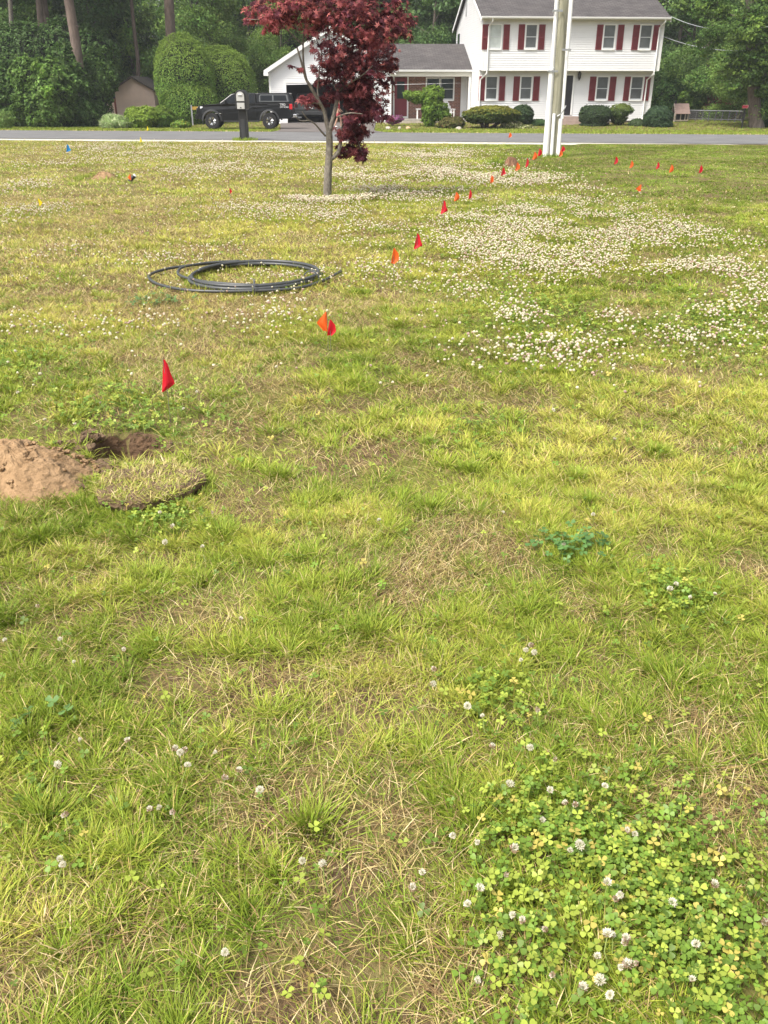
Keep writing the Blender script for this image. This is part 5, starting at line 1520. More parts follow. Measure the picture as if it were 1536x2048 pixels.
# ---- the red maple on the lawn
MA = at(655, 402)
MD = MA[1]
maple = empty('maple_tree', (MA[0], MA[1], MA[2])); tag(maple, 'red leaved young maple with lichen spotted forked trunk on the lawn', 'tree')
def ml(px, py, dy=0.0):
    p = pt(px, py, MD + dy); return (p[0] - MA[0], dy, p[2] - MA[2])
ms = mpp(MD, .5)
mb = MB()
def branch(pts, w0, w1, sides=9):
    P_ = spline([Vector(ml(*p)) for p in pts], 5); n_ = len(P_)
    mb.tube(P_, [(w0 + (w1 - w0) * i / (n_ - 1)) * ms * .56 for i in range(n_)], sides)
P0 = ml(655, 402)
branch([(655, 408), (655, 398), (655, 375), (656, 345), (658, 315), (659, 285), (658, 262)], 17, 11, 14)
branch([(658, 268), (653, 245), (648, 222), (636, 200, -.05), (622, 175, -.1), (612, 158, -.12), (607, 140, -.15), (600, 115, -.2), (594, 95, -.22)], 8, 2.5)
branch([(613, 160, -.12), (608, 135, -.1), (606, 105, -.08), (607, 75, -.05), (610, 40, 0), (612, -20, .05)], 4, 2)
branch([(637, 201, -.05), (635, 180, 0), (638, 158, .05), (640, 130, .1), (646, 90, .15)], 3, 1.5)
branch([(658, 268), (663, 248), (669, 225, .05), (674, 200, .08), (677, 180, .1), (686, 163, .1), (696, 145, .12), (702, 120, .15), (706, 80, .2), (700, 20, .2), (690, -60, .2)], 8.5, 3)
branch([(676, 182, .1), (692, 172, .0), (706, 162, -.08), (725, 150, -.15), (745, 132, -.2)], 3.5, 1.5)
branch([(675, 183, .1), (668, 168, .15), (664, 150, .2), (660, 110, .25), (655, 40, .3), (640, -50, .3)], 3.5, 2)
branch([(659, 318), (668, 314), (677, 302, .05), (681, 285, .1), (684, 262, .15), (690, 235, .2), (700, 205, .22), (718, 170, .25), (735, 120, .3)], 8, 3)
branch([(651, 272), (642, 262, -.05), (630, 248, -.1), (618, 240, -.15), (610, 232, -.2), (604, 222, -.22)], 3.6, 1.4)
branch([(618, 240, -.15), (608, 242, -.2), (598, 240, -.25), (588, 230, -.3)], 2.2, 1)
branch([(645, 212), (630, 206, -.1), (615, 210, -.15), (605, 214, -.2)], 2, 1)
branch([(672, 235, .05), (690, 228, -.1), (705, 226, -.15), (725, 228, -.2)], 2.6, 1.2)
branch([(686, 262, .15), (702, 268, .1), (716, 284, .05), (726, 310, 0)], 2.6, 1)
branch([(606, 90, -.1), (585, 70, -.2), (560, 50, -.25), (520, 40, -.3), (490, 40, -.3)], 2.6, 1)
branch([(706, 90, .2), (740, 70, .15), (775, 60, .1), (810, 50, .1)], 2.6, 1)
mb.build('trunk', M_TWIG, maple, smooth=True)
# foliage: palm-shaped leaves in drooping sprays
MLB = [(700, 30, 110, 55, 14, 0.0), (620, 22, 90, 38, 10, -.1), (540, 25, 55, 30, 5, -.2), (500, 45, 18, 12, .6, -.2), (770, 40, 60, 50, 7, .1), (755, 100, 55, 45, 6.5, .05), (700, 110, 62, 45, 9, .1),
       (640, 90, 30, 22, 1.4, -.2), (660, 130, 32, 28, 2.6, -.1), (730, 160, 52, 40, 7, .05), (700, 190, 42, 38, 5.5, .2), (745, 215, 36, 32, 3.6, .1), (715, 235, 38, 36, 5.2, .15), (700, 270, 30, 26, 3.2, .15), (716, 272, 24, 18, 1.7, .1),
       (708, 300, 26, 20, 2.4, .1), (724, 318, 12, 10, .7, 0), (685, 300, 18, 18, 1.1, .2), (650, 165, 24, 26, 1.6, .2), (640, 205, 34, 22, 1.6, .25), (615, 200, 26, 9, .8, -.2), (600, 203, 12, 6, .2, -.25), (590, 140, 20, 7, .35, -.25), (625, 140, 18, 8, .4, -.2), (780, 128, 18, 14, .8, 0), (775, 165, 16, 10, .6, -.05), (768, 232, 24, 12, .9, -.1), (815, 40, 16, 12, .7, .1), (545, 60, 26, 10, .7, -.25),
       (640, -60, 140, 60, 10, 0), (720, -70, 110, 60, 9, .1), (660, -150, 110, 60, 8, 0), (560, -30, 70, 40, 4, -.1), (690, 255, 24, 22, 1.5, -.15)]
bl = []
for (a, b, ra, rb, wt, dy) in MLB:
    p = ml(a, b, dy); dep = min(ra, 75) * ms * .85
    bl.append((p[0], p[1], p[2], ra * ms, dep, rb * ms * .9, wt))
C, N, c = clump_leaves(bl, 1000, 13, .27, .5, .12, (.15, .046, .06), .45, (.36, .105, .115), .3, up=.7)
gp0 = ml(668, 198); gp1 = ml(690, 260)         # a gap in the leaves low in the crown
kp = ~((C[:, 0] > gp0[0]) & (C[:, 0] < gp1[0]) & (C[:, 2] < gp0[2]) & (C[:, 2] > gp1[2]))
C, N, c = C[kp], N[kp], c[kp]
n_ = len(C)
k_ = (rng.random(n_) < np.clip(.06 + .22 * (C[:, 2] - 1.6), .03, .42))      # new red growth, set mostly high to paint in the lit crown top
c[k_] = np.array((.58, .19, .18)) * rng.uniform(.55, 1.35, (k_.sum(), 1))
sz = .043 * rng.uniform(.6, 1.3, n_)
# each leaf: five pointed lobes (a star of five slim diamonds)
Nn = N / np.linalg.norm(N, axis=1, keepdims=True)
T = np.cross(Nn, rng.normal(size=(n_, 3))); T /= np.linalg.norm(T, axis=1, keepdims=True); B = np.cross(Nn, T)
Vs = []
for ang, ln in ((-1.9, .7), (-.85, .95), (0, 1.15), (.85, .95), (1.9, .7)):
    d_ = T * math.cos(ang) + B * math.sin(ang); e_ = -T * math.sin(ang) + B * math.cos(ang)
    L_ = (sz * ln)[:, None]
    Vs.append(np.stack([C, C + d_ * L_ * .55 + e_ * L_ * .22, C + d_ * L_ * 1.25 - Nn * L_ * .3, C + d_ * L_ * .55 - e_ * L_ * .22], 1))
Vm = np.stack(Vs, 1).reshape(-1, 3)
np_mesh('crown', Vm, quads=np.arange(len(Vm)).reshape(-1, 4), col=np.repeat(c, 20, 0), mat=M_MAPLE, parent=maple)
# ================================================================ THE LAWN
def half_w(y): return .457 * 1.06 * (y * math.cos(PITCH) + EYE * math.sin(PITCH)) + 1.0

def lawn_points(y0, y1, dens, accept=None, xr=None):
    W = half_w(y1)
    n = rng.poisson(dens * 2 * W * (y1 - y0))
    x = rng.uniform(-W, W, n); y = rng.uniform(y0, y1, n)
    k = np.abs(x) < half_w(y)
    x, y = x[k], y[k]
    k = y < ROAD_N - .35 + ROAD_K * x - .6 * (x < 6.2)
    x, y = x[k], y[k]
    k = ~bare_obj(x, y)
    x, y = x[k], y[k]
    if accept is not None:
        k = rng.random(len(x)) < accept(x, y); x, y = x[k], y[k]
    return x, y

def bare_obj(x, y):
    m = np.zeros(len(x), bool)
    for (b, r, ratio) in mounds:
        dx = x - b[0]; dy = (y - b[1]) / ratio; a = np.arctan2(dy, dx)
        m |= np.hypot(dx, dy) < r * (1 + .16 * np.sin(2 * a)) * .93
    dx = (x - HOLE[0]) / 1.08; dy = y - HOLE[1]
    m |= np.hypot(dx, dy) < HOLE_R * 1.0
    m |= np.hypot(x - tb[0], y - tb[1]) < TPR * 1.0
    m |= np.hypot(x - MA[0], y - MA[1]) < .07
    m |= np.hypot(x - up[0], y - up[1]) < .2
    return m

def spot(px, py, rx_, ry_):               # an oval patch of ground, in metres
    b = at(px, py); s_ = mpp(b[1]); d = ray(px, py)
    ly = ry_ * abs(b[1] ** 2 + EYE ** 2) / (EYE * FPX) * 1.0
    return (b[0], b[1], rx_ * s_, max(ly, .05))
def spots_val(x, y, L):
    v = np.zeros(len(x))
    for (cx, cy, a, b, *w_) in L:
        q = ((x - cx) / a) ** 2 + ((y - cy) / b) ** 2
        v = np.maximum(v, np.exp(-q * 1.1) * (w_[0] if w_ else 1))
    return v

# dry or bare patches, clover beds and flower drifts seen in the photograph, as ovals on the ground
DRY = [spot(*p) for p in ((190, 1850, 150, 110), (100, 1960, 120, 60), (420, 1400, 60, 60), (420, 1230, 70, 50), (760, 1330, 110, 40), (850, 1190, 120, 60), (900, 1100, 120, 70), (1450, 1690, 90, 80), (1400, 1460, 80, 50), (790, 1660, 110, 40), (900, 1900, 80, 110), (1290, 1000, 120, 60), (1250, 870, 140, 60), (700, 1050, 60, 40), (150, 1110, 90, 40), (1480, 1350, 60, 80), (1190, 1230, 100, 40), (600, 1950, 90, 60), (1100, 1460, 80, 50), (560, 1350, 60, 30), (1500, 1150, 50, 40), (350, 950, 90, 20), (250, 420, 230, 25), (230, 455, 200, 20), (500, 620, 260, 40), (330, 700, 200, 30), (120, 490, 160, 25), (1400, 690, 40, 20), (1270, 465, 70, 15), (430, 870, 90, 40), (50, 310, 60, 10))]
SOIL = [spot(*p) for p in ((1440, 1470, 55, 40), (1500, 1150, 35, 22), (1410, 925, 40, 16), (1280, 745, 45, 12), (1440, 780, 35, 10), (1260, 620, 35, 12), (250, 1895, 50, 36), (850, 1660, 60, 18), (880, 1930, 45, 45), (540, 1050, 30, 15), (770, 1290, 35, 14), (1330, 800, 25, 10), (620, 1640, 30, 12), (1470, 1640, 40, 22), (500, 2040, 60, 25), (1400, 1010, 30, 12))]
CLOV = [spot(*p[:4]) for p in ((1290, 1800, 250, 170, 1.0), (1150, 1700, 150, 90, 1.0), (1420, 1960, 160, 120, 1.0), (1050, 1900, 110, 130, .9), (1000, 1420, 80, 60, .8), (1080, 1580, 50, 60, .7), (90, 1570, 80, 70, .45), (120, 1700, 90, 60, .5), (600, 1960, 70, 60, .5), (230, 820, 130, 40, 1.0), (330, 890, 120, 30, .8), (1400, 680, 110, 40, .9), (1450, 640, 110, 40, 1.0), (1350, 1200, 60, 40, .7), (330, 1050, 70, 25, .6), (1100, 640, 120, 60, .7), (950, 860, 80, 30, .5), (60, 720, 90, 40, .6))]
CLOV = [c[:4] + (w_,) for c, w_ in zip(CLOV, (1, 1, 1, .8, .6, .5, .10, .12, .12, 1, .8, .9, 1, .7, .6, .7, .5, .6))]
FLOW = []
for (px, py, rx_, ry_, wt) in ((1010, 500, 150, 40, 1.0), (1180, 545, 170, 45, 1.0), (1000, 450, 120, 30, .9), (1370, 540, 180, 50, .85), (1480, 600, 110, 40, .9), (1120, 430, 130, 22, 1.0), (1000, 420, 100, 16, .9), (1240, 470, 120, 25, .7), (1380, 470, 60, 20, .7), (790, 390, 90, 10, 1.0), (730, 355, 90, 12, .8), (560, 425, 150, 16, 0.39), (900, 350, 100, 12, .7), (1020, 360, 110, 14, .8), (1150, 380, 60, 12, .5), (880, 315, 100, 10, .55), (560, 305, 110, 10, 0.30), (430, 345, 120, 16, 0.28), (330, 315, 100, 12, 0.25), (320, 510, 130, 26, 0.30), (180, 520, 110, 25, 0.22), (60, 430, 60, 16, 0.39), (40, 380, 50, 10, 0.39), (250, 300, 120, 8, 0.28), (130, 330, 90, 8, 0.25), (60, 680, 90, 50, 0.28), (250, 650, 140, 50, 0.17), (1040, 650, 130, 45, 1.0), (1240, 655, 100, 30, 1.0), (1440, 650, 110, 40, 1.0), (1380, 690, 110, 26, .6), (1090, 715, 120, 45, .85), (960, 600, 130, 35, .75), (760, 560, 70, 30, .4), (560, 640, 90, 40, .22), (620, 560, 120, 20, .3), (740, 470, 60, 20, .5), (420, 300, 90, 8, 0.22), (840, 360, 60, 8, .7), (680, 440, 70, 10, .6), (1330, 455, 50, 10, .4), (690, 405, 130, 4, .9)):
    FLOW.append(spot(px, py, rx_, ry_) + (wt,))

MOWN = at(1330, 350)
def f_mown(x, y): return sstep(2.2, 5.0, x - .0 + (fbm(x, y, 2.5, 91) - .5) * 2.5) * sstep(11.5, 15.5, y + (x - 5) * .25)
def f_dry(x, y):
    v = .50 * fbm(x, y, .45, 11, 3) + .30 * fbm(x, y, 1.6, 12, 3) + .2 * fbm(x, y, 6., 13, 2)
    v = sstep(.36, .68, v)
    left = sstep(1.5, -2.5, x + (fbm(x, y, 2.2, 19) - .5) * 3) * sstep(4.5, 7.5, y)
    v = v * .75 + .34 * left + .6 * spots_val(x, y, DRY)
    return np.clip(v * (1 - .95 * f_mown(x, y)) * (1 - .30 * sstep(-.5, 1.5, x) * sstep(3.2, 5, y)) * .88, 0, 1)
def f_clov(x, y):
    v = spots_val(x, y, CLOV)
    return np.clip(v * (.55 + .9 * vnoise(x, y, .16, 23)), 0, 1)
def f_soil(x, y): return np.clip(spots_val(x, y, SOIL) * 1.1 + .6 * sstep(.72, .85, fbm(x, y, .30, 29, 2)) * sstep(12, 6, y), 0, 1)
def f_flow(x, y):
    v = spots_val(x, y, FLOW)
    n_ = fbm(x, y, .7, 33, 3)
    return np.clip(v * sstep(.33, .58, n_) * 1.35, 0, 1) * (1 - .92 * f_mown(x, y))

PALG = np.array([(.135, .205, .028), (.19, .255, .035), (.095, .165, .028), (.235, .285, .05), (.12, .19, .055)])
PALD = np.array([(.58, .46, .21), (.66, .54, .30), (.47, .35, .15), (.46, .41, .13)])
def green(n, hue):
    """hue 0..1: deep green to yellow green"""
    a = np.array((.145, .22, .022)); b = np.array((.265, .335, .042)); c = np.array((.44, .44, .095))
    h = np.clip(hue, 0, 1)[:, None]
    col = np.where(h < .5, a + (b - a) * h * 2, b + (c - b) * (h - .5) * 2)
    return col * rng.uniform(.78, 1.25, (n, 1)) * (1 + rng.uniform(-.08, .08, (n, 3)))
def straw(n): return PALD[rng.integers(0, 4, n)] * rng.uniform(.7, 1.2, (n, 1))
def thatch(n):
    c = straw(n); k = rng.random(n) < .5
    c[k] = np.array((.25, .165, .075)) * rng.uniform(.6, 1.3, (k.sum(), 1)); return c
def hue_at(x, y):
    h = .55 * fbm(x, y, .35, 51, 2) + .45 * fbm(x, y, 2.4, 52, 2)
    return sstep(.28, .72, h) * .72 + .2 * sstep(5, 10, y) * sstep(3, -2, x) + .06 - .52 * f_mown(x, y)

def blades(x, y, h, w_, az, lean, curve, col, seg=3, z=None, tipcol=None):
    """curved tapering grass blades; one row per blade"""
    n = len(x)
    z0 = gz(x, y) if z is None else z
    lv = np.stack([np.cos(az), np.sin(az), np.zeros(n)], 1)
    ps = az + np.pi / 2 + rng.normal(0, .7, n)
    sv = np.stack([np.cos(ps), np.sin(ps), np.zeros(n)], 1)
    P = np.stack([x, y, z0 - .004], 1)
    ts = {3: (0, .42, .78, 1.0), 2: (0, .55, 1.0), 1: (0, 1.0)}[seg]
    ws = {3: (.8, 1.0, .62), 2: (1.0, .8), 1: (1.0,)}[seg]
    V = []; CL = []
    for i, t in enumerate(ts):
        horiz = (lean * t + curve * t * t) * h
        tot = np.sqrt(1e-6 + 1.0)
        zz = h * t * np.clip(1 - .5 * lean ** 2 * .5 - .55 * curve * t, .06, 1)
        c_ = P + lv * horiz[:, None]; c_[:, 2] += zz
        cc = col * (1 + .0 * t)
        if tipcol is not None: cc = col * (1 - t * t) + tipcol * t * t
        if i < len(ts) - 1:
            hw2 = (w_ * ws[i] / 2)[:, None]
            V += [c_ - sv * hw2, c_ + sv * hw2]; CL += [cc, cc]
        else:
            V.append(c_); CL.append(cc)
    m = len(V)
    V = np.stack(V, 1).reshape(-1, 3); CL = np.stack(CL, 1).reshape(-1, 3)
    b = (np.arange(n) * m)[:, None]
    quads = [b + np.array([[2 * i, 2 * i + 1, 2 * i + 3, 2 * i + 2]]) for i in range(seg - 1)]
    tris = b + np.array([[m - 3, m - 2, m - 1]])
    return V, (np.concatenate(quads) if quads else None), tris, CL

class Acc:
    def __init__(s): s.V = []; s.Q = []; s.T = []; s.C = []; s.n = 0
    def add(s, V, Q, T, C):
        s.V.append(V); s.C.append(C)
        if Q is not None: s.Q.append(Q + s.n)
        if T is not None: s.T.append(T + s.n)
        s.n += len(V)
    def build(s, name, m):
        return np_mesh(name, np.concatenate(s.V), quads=np.concatenate(s.Q) if s.Q else None, tris=np.concatenate(s.T) if s.T else None, col=np.concatenate(s.C), mat=m)

def grass_band(acc, y0, y1, clumps, per, scat, strw, wid, seg, hs_=1.0, crad=.035):
    # tufts
    x, y = lawn_points(y0, y1, clumps, lambda a, b: np.clip(sstep(.25, .8, .5 * vnoise(a, b, .17, 61) + .5 * vnoise(a, b, .42, 62)) * 1.5 * (1.02 - .80 * f_dry(a, b)) * (1 - .93 * f_soil(a, b)) * (1 - .7 * f_clov(a, b)), 0, 1))
    nc = len(x)
    cnt = np.maximum(4, (per * rng.uniform(.4, 1.7, nc))).astype(int)
    k = np.repeat(np.arange(nc), cnt); n = len(k)
    th = rng.uniform(0, 6.283, n); rr = np.abs(rng.normal(0, 1, n)) * crad * np.repeat(rng.uniform(.6, 1.4, nc), cnt)
    bx = x[k] + rr * np.cos(th); by = y[k] + rr * np.sin(th)
    hue = (hue_at(x, y) + rng.normal(0, .16, nc))[k]
    hgt = (rng.uniform(.045, .085, nc) * hs_ * (1 - .35 * f_mown(x, y)))[k] * rng.uniform(.4, 1.2, n)
    com = 6.283 * fbm(x, y, 1.1, 71, 2)
    az = np.where(rng.random(n) < .72, th + rng.normal(0, .5, n), com[k] + rng.normal(0, .8, n))
    lean = np.clip(rr / crad * .35 + rng.uniform(.05, .55, n), 0, 1.1)
    col = green(n, hue)
    dead = rng.random(n) < .05 + .16 * f_dry(x, y)[k]; col[dead] = straw(dead.sum())
    tip = col * np.array([1.25, 1.12, 1.0]); 
    acc.add(*blades(bx, by, hgt, wid * rng.uniform(.65, 1.25, n), az, lean, rng.uniform(.1, .65, n), col, seg, tipcol=tip))
    # single blades between the tufts
    x, y = lawn_points(y0, y1, scat, lambda a, b: np.clip((1 - .55 * f_dry(a, b)) * (1 - .75 * f_soil(a, b)) * (1 - .55 * f_clov(a, b)), 0, 1))
    n = len(x)
    col = green(n, hue_at(x, y) + rng.normal(0, .2, n))
    dead = rng.random(n) < .06 + .45 * f_dry(x, y); col[dead] = straw(dead.sum())
    com = 6.283 * fbm(x, y, .8, 71, 2)
    acc.add(*blades(x, y, rng.uniform(.025, .065, n) * hs_ * (1 - .3 * f_mown(x, y)), wid * rng.uniform(.55, 1.1, n), com + rng.normal(0, 1.1, n), rng.uniform(.2, 1.1, n), rng.uniform(.1, .8, n), col, seg))
    # dead straw lying low
    x, y = lawn_points(y0, y1, strw, lambda a, b: np.clip((.12 + .9 * f_dry(a, b)) * (1 - .8 * f_mown(a, b)) + .25 * f_soil(a, b) - .5 * f_clov(a, b), 0.03, 1))
    n = len(x)
    acc.add(*blades(x, y, rng.uniform(.022, .062, n), wid * rng.uniform(.55, 1.05, n), rng.uniform(0, 6.283, n), rng.uniform(.8, 1.3, n), rng.uniform(.0, .8, n), thatch(n), min(seg, 2), z=gz(x, y) + rng.uniform(0, .016, n)))

acc = Acc()
grass_band(acc, .35, 3.3, 420, 105, 8500, 15000, .0025, 3, .82, .030)
grass_band(acc, 3.3, 7.0, 250, 70, 4200, 7000, .0035, 3, .92, .036)
tag(acc.build('lawn_grass', M_GRASS), 'near lawn of mixed green tufts and dry straw coloured grass', 'grass', kind='stuff')
acc = Acc()
grass_band(acc, 7.0, 14.0, 75, 50, 1800, 1800, .0066, 2, 1.0, .055)
grass_band(acc, 14.0, 33.0, 20, 24, 850, 300, .012, 2, 1.0, .09)
tag(acc.build('lawn_grass', M_GRASS), 'far part of the lawn running up to the road', 'grass', kind='stuff')

# grass beyond the road
acc = Acc()
n = 90000
x = rng.uniform(-30, 30, n); y = rng.uniform(35, 58, n)
def onhouse(x, y):
    dx = x - HO[0]; dy = y - HO[1]
    lx = dx * hex_[0] + dy * hex_[1]; ly = dx * hey[0] + dy * hey[1]
    return (lx > L0 - .1) & (lx < UW + .1) & (ly > -.35) | (lx > GX0 - .1) & (lx <= L0) & (ly > WE - .7)
def ondrive(x, y):
    f = np.clip((y - 38) / (ga[1] - 38), 0, 1.0)
    l = dv0[0] * (1 - f) + ga[0] * f - .6 * (1 - f) ** 3; r_ = dv1[0] * (1 - f) + gb[0] * f + .9 * (1 - f) ** 3
    return (x > l) & (x < r_)
k = (y > ROAD_F + .3 + ROAD_K * x) & ~onhouse(x, y) & ~ondrive(x, y) & (np.abs(x) < .46 * (y * .9 + .7) + 2)
x, y = x[k], y[k]; n = len(x)
col = green(n, .12 + .4 * vnoise(x, y, 2., 77)) * .9
dr = rng.random(n) < .5 * sstep(2.2, .3, y - ROAD_F - ROAD_K * x); col[dr] = straw(dr.sum())
acc.add(*blades(x, y, rng.uniform(.04, .09, n), rng.uniform(.02, .04, n), rng.uniform(0, 6.283, n), rng.uniform(.1, .8, n), rng.uniform(0, .6, n), col, 2))
tag(acc.build('roadside_grass', M_GRASS), 'grass verge and front yards beyond the road', 'grass', kind='stuff')
# longer blades hugging posts, pole, trunk and pipe
acc = Acc()
def ring(b, r0, r1, n, h0, h1, wd=.006, hue=.4):
    a = rng.uniform(0, 6.283, n); r_ = rng.uniform(r0, r1, n)
    x = b[0] + r_ * np.cos(a); y = b[1] + r_ * np.sin(a)
    acc.add(*blades(x, y, rng.uniform(h0, h1, n), wd * rng.uniform(.7, 1.2, n), rng.uniform(0, 6.283, n), rng.uniform(.1, .6, n), rng.uniform(0, .5, n), green(n, hue + rng.normal(0, .15, n)), 2))
ring(mp_, .1, .45, 900, .05, .16, .012, .3); ring(up, .14, .45, 900, .05, .15, .010, .2); ring(MA, .06, .3, 900, .04, .13, .008, .55)
ring((MA[0] + .28, MA[1] + .1), 0, .35, 900, .06, .2, .008, .75)
ring((mounds[1][0][0] - .1, mounds[1][0][1]), .3, .55, 500, .05, .12, .01, .4); ring((mounds[2][0][0] - .35, mounds[2][0][1]), .0, .22, 700, .08, .2, .012, .3)
# blades over the pipe coil's lower edge and around the near mound and turf slab
a = rng.uniform(0, 6.283, 1500); r_ = Rr * rng.uniform(.86, 1.12, 1500)
x = cc[0] + r_ * np.cos(a); y = cc[1] + r_ * np.sin(a)
acc.add(*blades(x, y, rng.uniform(.05, .10, 1500), .0055 * rng.uniform(.7, 1.2, 1500), rng.uniform(0, 6.283, 1500), rng.uniform(.1, .5, 1500), rng.uniform(0, .5, 1500), green(1500, .6 + rng.normal(0, .2, 1500)), 2))
a = rng.uniform(0, 6.283, 1500); r_ = TPR * rng.uniform(1.0, 1.25, 1500)
acc.add(*blades(tb[0] + r_ * np.cos(a), tb[1] + r_ * np.sin(a), rng.uniform(.025, .055, 1500), .004 * rng.uniform(.7, 1.2, 1500), a + rng.normal(0, 1.2, 1500), rng.uniform(.1, .6, 1500), rng.uniform(0, .5, 1500), green(1500, .45 + rng.normal(0, .2, 1500)), 3))
# darker lush tufts seen singly
for (px, py, r0, hh, hu) in ((445, 1075, .09, .10, .12), (860, 1020, .08, .09, .2), (985, 925, .07, .09, .2), (620, 1660, .09, .10, .2), (1240, 690, .06, .09, .15), (1110, 750, .08, .1, .2), (940, 945, .08, .09, .25), (1480, 990, .12, .09, .3), (1310, 910, .06, .10, .25), (720, 590, .12, .1, .15), (1150, 960, .08, .09, .25), (300, 1160, .09, .08, .2), (1050, 1230, .11, .09, .15), (740, 1270, .1, .09, .3), (1180, 1010, .07, .09, .2), (560, 955, .08, .09, .3), (80, 1080, .1, .09, .05), (60, 1480, .1, .09, .05), (690, 1170, .08, .08, .25), (90, 1640, .08, .09, .05)):
    b = at(px, py); n = 420
    a = rng.uniform(0, 6.283, n); q_ = np.abs(rng.normal(0, .5, n)) * r0
    x = b[0] + q_ * np.cos(a); y = b[1] + q_ * np.sin(a)
    acc.add(*blades(x, y, hh * .72 * rng.uniform(.5, 1.1, n), .0034 * rng.uniform(.7, 1.3, n) * max(1, b[1] / 4), a + rng.normal(0, .5, n), np.clip(q_ / r0 * .7 + .05, 0, 1.1), rng.uniform(.1, .5, n), green(n, hu + .22 + rng.normal(0, .1, n)), 3))
tag(acc.build('tall_grass', M_GRASS), 'longer grass tufts around posts, trunk, pipe and bare soil', 'grass', kind='stuff')
# turf on the cut slab
acc = Acc(); n = 3400
a = rng.uniform(0, 6.283, n); q_ = TPR * .985 * np.sqrt(rng.random(n)); x = q_ * np.cos(a); y = q_ * np.sin(a)
col = green(n, .75 + rng.normal(0, .2, n)); dr = rng.random(n) < .45; col[dr] = straw(dr.sum())
acc.add(*blades(x, y, rng.uniform(.02, .055, n), .0038 * rng.uniform(.6, 1.2, n), rng.uniform(0, 6.283, n), rng.uniform(.3, 1.2, n), rng.uniform(0, .8, n), col, 3, z=np.full(n, .043)))
o = acc.build('turf_grass', M_GRASS); o.parent = plug

# ---- clover: three round leaflets on a short stalk
def clover(acc, x, y, r, zl, col):
    n = len(x)
    z0 = gz(x, y)
    az = rng.uniform(0, 6.283, n)
    tilt = rng.normal(0, .28, (n, 2))
    up_ = np.stack([tilt[:, 0], tilt[:, 1], np.ones(n)], 1); up_ /= np.linalg.norm(up_, axis=1, keepdims=True)
    t1 = np.cross(up_, np.stack([np.cos(az), np.sin(az), np.zeros(n)], 1)); t1 /= np.linalg.norm(t1, axis=1, keepdims=True); t2 = np.cross(up_, t1)
    ctr = np.stack([x, y, z0 + zl], 1)
    for k in range(3):
        a = 2.094 * k
        d = t1 * math.cos(a) + t2 * math.sin(a); e = -t1 * math.sin(a) + t2 * math.cos(a)
        R_ = r[:, None]
        droop = up_ * rng.uniform(-.25, .35, (n, 1))
        out = [(0.03, 0), (.45, .40), (.85, .52), (1.12, .30), (1.06, 0), (1.12, -.30), (.85, -.52), (.45, -.40)]
        Vs = [ctr + d * R_ * u + e * R_ * v_ + droop * R_ * u - up_ * R_ * abs(v_) * -.18 for (u, v_) in out]
        V = np.stack(Vs, 1).reshape(-1, 3)
        b = (np.arange(n) * 8)[:, None]
        Q = np.concatenate([b + np.array([[0, 1, 2, 3]]), b + np.array([[0, 3, 4, 5]]), b + np.array([[0, 5, 6, 7]])])
        acc.add(V, Q, None, np.repeat(col * rng.uniform(.9, 1.1, (n, 1)), 8, 0))
    # stalk
    s_ = .0013
    off = rng.normal(0, .012, (n, 2))
    foot = np.stack([x + off[:, 0], y + off[:, 1], z0], 1)
    V = np.stack([foot - np.array([s_, 0, 0]), foot + np.array([s_, 0, 0]), ctr + np.array([s_ * .6, 0, 0]), ctr - np.array([s_ * .6, 0, 0])], 1).reshape(-1, 3)
    acc.add(V, np.arange(n * 4).reshape(n, 4), None, np.repeat(col * .9, 4, 0))
def ccol(n):
    c = np.array((.155, .25, .034))[None] * rng.uniform(.65, 1.3, (n, 1))
    k = rng.random(n); c[k < .33] = np.array((.33, .40, .06)) * rng.uniform(.8, 1.2, ((k < .33).sum(), 1))
    c[k > .95] = np.array((.5, .42, .1)) * rng.uniform(.8, 1.1, ((k > .95).sum(), 1)); return c
acc = Acc()
x, y = lawn_points(.6, 3.3, 9500, lambda a, b: np.clip(f_clov(a, b) ** 1.1 + .006, 0, 1)); n = len(x)
clover(acc, x, y, rng.uniform(.006, .0135, n), rng.uniform(.018, .062, n), ccol(n))
x, y = lawn_points(3.3, 7.5, 1500, lambda a, b: np.clip(f_clov(a, b) + .03 + .25 * f_flow(a, b), 0, 1)); n = len(x)
clover(acc, x, y, rng.uniform(.009, .016, n), rng.uniform(.02, .06, n), ccol(n))
x, y = lawn_points(7.5, 16, 260, lambda a, b: np.clip(f_clov(a, b) + .6 * f_flow(a, b) + .02, 0, 1)); n = len(x)
clover(acc, x, y, rng.uniform(.014, .022, n), rng.uniform(.02, .06, n), ccol(n))
tag(acc.build('clover', M_CLOVER), 'patches of three leaved clover growing through the lawn', 'clover', kind='stuff')
# broad leaved weeds: a few low rosettes
acc = Acc()
for (px, py, n, r_, cl_) in ((1140, 1105, 44, .11, (.11, .22, .06)), (310, 610, 60, .22, (.11, .2, .06)), (100, 1440, 6, .06, (.12, .22, .06))):
    b = at(px, py); x = b[0] + rng.normal(0, r_ * .6, n); y = b[1] + rng.normal(0, r_ * .45, n)
    clover(acc, x, y, rng.uniform(.012, .022, n), rng.uniform(.03, .075, n), np.array(cl_)[None] * rng.uniform(.75, 1.25, (n, 1)))
tag(acc.build('broadleaf_weeds', M_CLOVER), 'low broad leaved weeds scattered in the lawn', 'weeds', kind='stuff')

